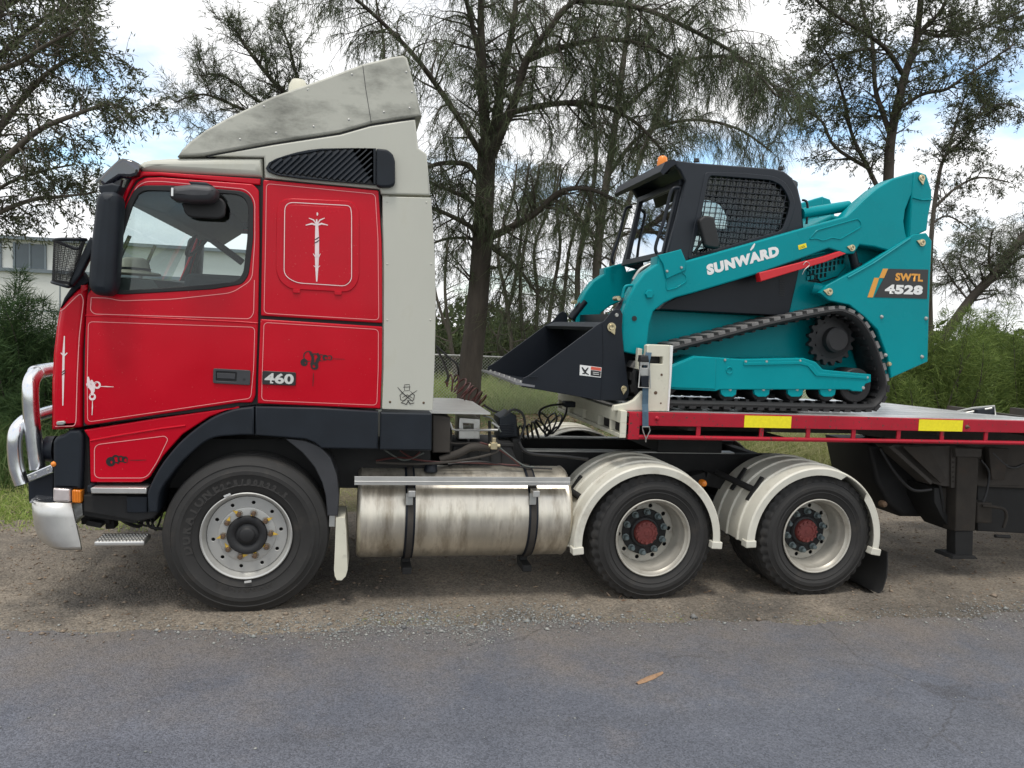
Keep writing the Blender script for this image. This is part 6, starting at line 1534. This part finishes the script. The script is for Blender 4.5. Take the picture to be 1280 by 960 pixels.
# slim sapling to its right
Y = 13.0; base = P(1172,505,Y); base = Vector((base.x, base.y, -.05))
limbs = [([base]+L3([(1163,400),(1164,300),(1172,230),(1182,195),(1208,171),(1222,145),(1234,125)], Y), W(7, Y), W(2, Y)),
    (L3([(1184,192),(1196,150,.3),(1210,110,.5)], Y), W(4, Y), W(1.5, Y)), (L3([(1168,260),(1195,235,-.3),(1225,222,-.5),(1262,228,-.6)], Y), W(4, Y), W(1.5, Y)),
    (L3([(1165,280),(1185,270,.2),(1215,288,.3)], Y), W(3, Y), W(1.5, Y)), (L3([(1222,145),(1250,130,-.3),(1275,135,-.5)], Y), W(3, Y), W(1.5, Y))]
r, n = tree('gum_sapling', 'slim leaning gum sapling against the sky right of the loader', limbs, 14, M['gum'], M['bark_pale'], 20, .8, -.1, 9, .45, -.5, 15, (.10, .024), True, 0, .5, base); total += n
# leaning trunk, lower right
Y = 11.0; base = P(1168,500,Y); base = Vector((base.x, base.y, -.05))
limbs = [([base]+L3([(1175,440),(1192,404),(1215,372),(1240,345),(1262,318),(1290,280),(1330,220)], Y), W(13, Y), W(8, Y)),
    (L3([(1228,362),(1252,340,.2),(1275,322,.3),(1310,305,.4)], Y), W(6, Y), W(3, Y)), (L3([(1240,345),(1236,320,-.3),(1240,290,-.5)], Y), W(4, Y), W(2, Y)),
    (L3([(1210,375),(1190,350,.4),(1175,325,.7)], Y), W(3, Y), W(1.5, Y)), (L3([(1225,365),(1200,330,.6),(1210,300,.8)], Y), W(3, Y), W(1.5, Y))]
r, n = tree('leaning_tree', 'leaning tree with thick slanting trunk at the right edge', limbs, 15, M['sheoak'], M['bark'], 22, .9, .0, 9, .5, -.6, 13, (.20, .013), False, .3, .4, base, [.7, 1.3, 1.4, 1.3, 1.3]); total += n
# gum at the left edge
Y = 8.0; base = P(-75,520,Y); base = Vector((base.x, base.y, -.05))
limbs = [([base]+L3([(-75,420),(-70,320),(-60,220),(-45,130),(-20,60),(0,0),(15,-60)], Y), W(26, Y), W(8, Y)),
    (L3([(-62,230),(-20,185),(15,140),(55,95),(95,70),(125,60)], Y), W(9, Y), W(2, Y)), (L3([(-50,140),(-10,80,.4),(40,35,.6),(80,10,.7),(105,15,.7)], Y), W(8, Y), W(2, Y)),
    (L3([(-60,260),(0,205,-.3),(45,165,-.5),(90,145,-.6),(140,130,-.7),(168,148,-.7)], Y), W(8, Y), W(1.5, Y)), (L3([(-65,300),(-10,270,.2),(40,250,.3),(85,245,.3),(122,240,.3)], Y), W(7, Y), W(1.5, Y)),
    (L3([(-30,90),(20,80,-.6),(60,55,-.9),(100,35,-1.0)], Y), W(6, Y), W(2, Y)), (L3([(-60,290),(0,235,.8),(50,215,1.0),(95,205,1.1)], Y), W(5, Y), W(1.5, Y)), (L3([(-10,20),(30,-5,.3),(70,-15,.5)], Y), W(6, Y), W(2, Y))]
r, n = tree('gum_tree', 'leafy gum tree overhanging from the left edge of the picture', limbs, 16, M['gum'], M['bark_pale'], 22, .75, -.25, 9, .45, -.9, 17, (.09, .022), True, 0, .6, base, [.4, 1.4, 1.5, 1.0, 1.2, 1.4, 1.1, 1.4]); total += n
# bare-looking tree behind the cab
Y = 12.0; base = P(470,500,Y); base = Vector((base.x, base.y, -.05))
limbs = [([base]+L3([(465,400),(450,300),(430,230),(405,180),(375,135),(340,100),(310,62),(296,40)], Y), W(13, Y), W(2, Y)),
    (L3([(405,180),(350,155),(300,135),(255,118),(218,128)], Y), W(5, Y), W(1.5, Y)), (L3([(400,175),(375,110),(362,60),(350,28)], Y), W(5, Y), W(1.5, Y)), (L3([(375,135),(330,130),(280,95),(250,95)], Y), W(4, Y), W(1.5, Y)),
    (L3([(395,170),(350,175),(300,170),(262,165)], Y), W(4, Y), W(1.5, Y)), (L3([(425,220),(460,140),(480,70),(470,0)], Y), W(6, Y), W(2, Y))]
r, n = tree('sheoak_tree', 'sparse she-oak whose bare upswept branches rise behind the roof deflector', limbs, 17, M['sheoak'], M['bark'], 24, .85, .55, 9, .42, .25, 14, (.16, .012), False, .1, .45, base, [1, 1.3, 1.2, 1.2, 1.1, .6], up1=.45); total += n
# --- feathery shrubs: upright stems with plumes of needles
def shrub(name, label, c, w, h, stems, seed, mt, nper=260, leaf=(.26, .012), lean=.35, group=None, depth=None):
    g = np.random.default_rng(seed); root = thing(name, label, 'shrub', (c[0], c[1], 0), group); wood = MB(); LP, LD = [], []
    for k in range(stems):
        bx, by = c[0]+g.uniform(-w, w)*.75, c[1]+g.uniform(-1, 1)*(depth or w*.6)
        hh = h*g.uniform(.55, 1.0)*(1-.35*abs(bx-c[0])/w)
        q, _ = grow_branch((bx, by, -.02), unit(np.array([[g.normal()*lean*.5, g.normal()*lean*.5, 1]]))[0], hh, 6, .2, .18, g)
        wood.tube([Vector(v) for v in q], [.022*(1-i/7.5) for i in range(7)], 5)
        for j in range(nper):
            t = g.random()**.8; p, d = at_t(q, min(t, .999)); sd = g.normal(size=3); sd -= d*sd.dot(d); sd = unit(sd[None])[0]
            rad = .42*(1-t)**.5*h*.42*g.random()**.7
            LP.append(p+sd*rad+np.array([0, 0, rad*.5])); LD.append(sd*.6+d*.55+g.normal(size=3)*.42)
    wood.build('stems', M['bark'], root, 60); LP, LD = np.array(LP), unit(np.array(LD)); n = len(LP)
    V, F = leaf_tris(LP, LD, leaf[0]*g.uniform(.6, 1.4, n), leaf[1]*g.uniform(.7, 1.3, n), g, .12)
    tris('foliage', V, F, mt, root, 'stuff'); return n
def sp(px, y): q = P(px, 480, y); return (q.x, q.y)
total += shrub('feathery_shrub', 'tall dark feathery shrub at the far left edge', sp(-5,8.5), 1.1, P(10,315,8.5).z, 34, 21, M['shrub'], 900, (.20, .013))
total += shrub('feathery_shrub', 'lower feathery shrub beside the bull bar, in front of the pale building', sp(52,9.5), .7, P(60,380,9.5).z, 24, 22, M['shrub'], 800, (.20, .013))
total += shrub('feathery_shrub', 'dark feathery shrub behind the bull bar hoops', sp(80,7.5), .9, P(60,440,7.5).z, 22, 23, M['shrub'], 700, (.20, .013))
total += shrub('soft_shrub', 'soft green shrub directly right of the loader rear tower', sp(1160,9.0), 1.3, P(1160,385,9.0).z*1.08, 34, 24, M['shrub_r'], 1000, (.20, .012))
total += shrub('soft_shrub', 'broad soft green shrub at the right edge above the trailer', sp(1250,9.3), 1.2, P(1240,375,9.3).z*1.08, 38, 25, M['shrub_r'], 1000, (.20, .012))
total += shrub('soft_shrub', 'soft green shrub half outside the right edge', sp(1330,8.6), 1.2, P(1300,400,8.6).z, 24, 26, M['shrub_r'], 800, (.20, .012))
# --- bushes beyond the fence
def bush(name, label, c, rx, h, n, seed, mt, leaf=(.16, .06), group=None):
    g = np.random.default_rng(seed); root = thing(name, label, 'bush', (c[0], c[1], 0), group); wood = MB()
    cl = []
    for k in range(16):
        a, r = g.uniform(0, 6.28), rx*g.random()**.5*.75; z = h*g.uniform(.2, .82)*(1-.3*(r/rx)); cl.append((c[0]+r*math.cos(a), c[1]+r*math.sin(a)*.7, z, rx*g.uniform(.25, .45)))
        wood.tube([Vector((c[0], c[1], -.02)), Vector((cl[-1][0]*.6+c[0]*.4, cl[-1][1]*.6+c[1]*.4, z*.5)), Vector(cl[-1][:3])], [.06, .035, .012], 5)
    cl = np.array(cl); ci = g.integers(0, 16, n); u = unit(g.normal(size=(n, 3)))
    p = cl[ci, :3]+u*(cl[ci, 3]*g.uniform(.35, 1.05, n)**.7)[:, None]*np.array([1, 1, .9]); p[:, 2] = np.maximum(p[:, 2], .02)
    d = unit(u*.6+g.normal(size=(n, 3))*.7+np.array([0, 0, -.3]))
    wood.build('stems', M['bark'], root, 60)
    V, F = leaf_tris(p, d, leaf[0]*g.uniform(.6, 1.4, n), leaf[1]*g.uniform(.7, 1.3, n), g, 0, True); tris('foliage', V, F, mt, root, 'stuff'); return n
bl = ['rounded dark bush beyond the fence, nearest the cab', 'dark bush beyond the fence just left of the she-oak trunk', 'dark bush beyond the fence just right of the she-oak trunk', 'dark bush beyond the fence above the bucket lip', 'dark bush beyond the fence above the bucket top', 'dark bush seen between bucket and loader arm', 'dark bush at the far right beyond the shrubs']
for k, (px, top, yy, rx) in enumerate(((545,395,24,1.9), (585,400,25,2.0), (630,395,23,2.2), (675,385,24,2.2), (722,378,25,2.4), (775,380,26,2.6), (1230,400,24,3.4))):
    c = P(px, 480, yy); h = P(px, top, yy).z
    total += bush('background_bush', bl[k], (c.x, c.y), rx, max(h, 1.2), 5200, 40+k, M['hedge'], (.22, .08), 'dark bushes beyond the fence')
# --- far belt of trees that reads as one mass
g = np.random.default_rng(77); n = 26000
ang = g.uniform(-70, 90, n); R_ = 62+6*np.sin(ang*.07)+g.uniform(-3, 3, n); th = np.radians(ang)
top = 3.0+.9*np.sin(ang*.31)+.7*np.sin(ang*.83+1)+.5*np.sin(ang*2.1)
p = np.stack([R_*np.sin(th), R_*np.cos(th)-5, np.maximum(.05, top*g.random(n)**.7)], 1); d = unit(g.normal(size=(n, 3))+np.array([0, 0, -.2]))
V, F = leaf_tris(p, d, .75*g.uniform(.5, 1.4, n), .32*g.uniform(.6, 1.3, n), g, 0, True); tris('far_woodland', V, F, M['hedge'], None, 'stuff', 'low dark belt of far trees along the horizon')
# --- grass
def grass(name, label, n, fx, h, w, mt, lean=.35, seed=0):
    g = np.random.default_rng(seed); p = np.array([fx(g) for _ in range(n)]); n = len(p)
    p = np.concatenate([p, np.full((n, 1), -.012)], 1); H = h[0]+(h[1]-h[0])*g.random(n)**1.3
    d = unit(np.concatenate([g.normal(size=(n, 2))*lean, np.ones((n, 1))], 1)); s = unit(np.cross(d, np.concatenate([g.normal(size=(n, 2)), np.zeros((n, 1))], 1)))*(w*g.uniform(.6, 1.4, n))[:, None]*.5
    m = p+d*(H*.55)[:, None]; e = p+d*H[:, None]; e[:, :2] += (d[:, :2]*H[:, None])*.9; e[:, 2] -= .12*H
    V = np.stack([p-s, p+s, m-s*.8, m+s*.8, e], 1).reshape(-1, 3); k = np.arange(n)*5
    F = np.concatenate([np.stack([k, k+1, k+3], 1), np.stack([k, k+3, k+2], 1), np.stack([k+2, k+3, k+4], 1)])
    tris(name, V, F, mt, None, 'stuff', label)
grass('short_grass', 'short green grass on the verge at the left', 16000, lambda g: (g.uniform(-9.5, -2.2), 2.35+1.6*g.random()+.25*math.sin(g.uniform(0, 6))), (.04, .13), .009, M['grass_g'], .5, 1)
grass('tall_weeds', 'taller dark weeds behind the verge at the left', 9000, lambda g: (g.uniform(-10, -2.5), g.uniform(3.7, 7.0)), (.15, .75), .012, M['weeds'], .3, 2)
grass('dry_grass', 'tall dry grass bank seen between the rear guards and the trailer rail', 16000, lambda g: (g.uniform(3.4, 9.5), g.uniform(4.2, 7.2)), (.25, 1.12), .011, M['grass_d'], .32, 3)
grass('fence_grass', 'bright green grass growing through the wire fence', 16000, lambda g: (g.uniform(-3, 8), g.uniform(12.4, 17.5)), (.25, .95), .020, M['grass_g'], .35, 4)
grass('verge_grass', 'patchy grass between the shoulder and the fence', 14000, lambda g: (g.uniform(-12, 14), 3.0+8.5*g.random()**1.5), (.03, .16), .010, M['grass_d'], .6, 5)
grass('shoulder_weeds', 'tiny weeds along the edge of the bitumen', 260, lambda g: ((lambda x: (x, edge(x)+.12+g.normal()*.05))(g.choice([-.9, -.6, 2.35, 4.3, 1.2])+g.normal()*.18)), (.01, .035), .006, M['grass_g'], .8, 6)
g = np.random.default_rng(19); n = 700
p = np.stack([g.uniform(-4.5, 6, n), g.uniform(-.35, 3.2, n), np.zeros(n)], 1); p[:, 2] = [max(0, shoulder_h(a, c))+.004 for a, c in p[:, :2]]; d = unit(np.concatenate([g.normal(size=(n, 2)), g.normal(size=(n, 1))*.2], 1))
V, F = leaf_tris(p, d, .045*g.uniform(.5, 1.5, n), .010*g.uniform(.6, 1.4, n), g, 0, True); tris('dropped_leaves', V, F, M['litter'], None, 'stuff', 'small dry leaves dropped on the dirt shoulder')
# fallen leaves on the bare earth in front of the fence
g = np.random.default_rng(9); n = 9000
p = np.stack([g.uniform(-4, 10, n), g.uniform(5.5, 12.3, n), g.uniform(-.008, .02, n)], 1); d = unit(np.concatenate([g.normal(size=(n, 2)), g.normal(size=(n, 1))*.25], 1))
V, F = leaf_tris(p, d, .09*g.uniform(.5, 1.4, n), .03*g.uniform(.6, 1.3, n), g, 0, True); tris('leaf_litter', V, F, M['litter'], None, 'stuff', 'pinkish brown fallen leaves on the earth before the fence')
print('leaves', total)
# ================================================================== fence and building
YF = 12.2
zt = P(640,447,YF).z; zb = 0.0
fence = thing('chain_link_fence', 'low chain-link fence with top rail behind the she-oak trunk', 'fence', (2.0, YF, 0))
x0, x1 = -6.0, 12.0
for k in range(8):
    x = x0+(x1-x0)*k/7; b = MB(); b.cyl((x, YF, -.05), (x, YF, zt+.03), .028, 10); b.build('post', M['steel'], fence, 50)
b = MB(); b.cyl((x0, YF, zt), (x1, YF, zt), .022, 8); b.build('top_rail', M['steel'], fence, 50)
b = MB(); s = .075; hgt = zt-.05; k = x0-hgt
while k < x1:
    for dx in (hgt, -hgt):
        a = Vector((k if dx > 0 else k+hgt, YF-.03, .04)); c = Vector((a.x+dx, YF-.03, .04+hgt)); b.tube([a, c], .0042, 3, cap=False)
    k += s
b.build('wire_mesh', M['steel'], fence, kind='stuff')
# pale industrial building
M['render'] = mat('pale_rendered_wall', (.62, .63, .60), .85, 0, .06, .6, ((.45, .45, .42), .25, 1.2))
M['roofmetal'] = mat('grey_roof_sheet', (.16, .19, .21), .5, .3, .08, 1.0)
M['winglass'] = mat('office_window', (.06, .08, .10), .12, 0, .1, 1.0)
YBD = 26.0
bl_ = thing('industrial_building', 'pale rendered industrial building with grey window band at the far left', 'building', (P(60,450,YBD).x, YBD+4, 0))
xa, xb = P(-140,400,YBD).x, P(330,400,YBD).x
ztop = P(30,300,YBD).z; zmid = P(30,338,YBD).z
b = MB(); b.span((xa, YBD, -.1), (xb, YBD+9, zmid-.06)); b.build('lower_wall', M['render'], bl_)
b = MB(); b.span((xa, YBD+.05, zmid+.06), (xb, YBD+8.9, ztop)); b.build('upper_wall', M['render'], bl_)
b = MB(); b.span((xa-.1, YBD-.12, zmid-.06), (xb+.1, YBD+9, zmid+.06)); b.build('floor_band', M['roofmetal'], bl_)
b = MB(); b.span((xa-.2, YBD-.2, ztop), (xb+.2, YBD+9.2, ztop+.12)); b.build('roof', M['roofmetal'], bl_)
k = 0
for px0, px1 in ((-120,-70), (-50,0), (18,56)):
    a, c = P(px0, 320, YBD).x, P(px1, 320, YBD).x
    b = MB(); b.span((a, YBD+.03, zmid+.08), (c, YBD+.08, ztop-.12)); w = b.build('window', M['winglass'], bl_)
    b = MB(); b.span((a-.05, YBD-.01, zmid+.075), (a+.02, YBD+.06, ztop-.10)); b.span((c-.02, YBD-.01, zmid+.075), (c+.05, YBD+.06, ztop-.10)); b.span(((a+c)/2-.03, YBD-.005, zmid+.08), ((a+c)/2+.03, YBD+.045, ztop-.1)); b.build('frame', M['roofmetal'], w)
for px in (-100, 75, 250):
    x = P(px, 400, YBD).x; b = MB(); b.span((x-.02, YBD-.012, .0), (x+.02, YBD+.01, zmid-.08)); b.build('panel_joint', M['roofmetal'], bl_)
b = MB(); zj = P(60,389,YBD).z; b.span((xa, YBD-.013, zj-.02), (xb, YBD+.008, zj+.02)); b.build('panel_joint', M['roofmetal'], bl_)
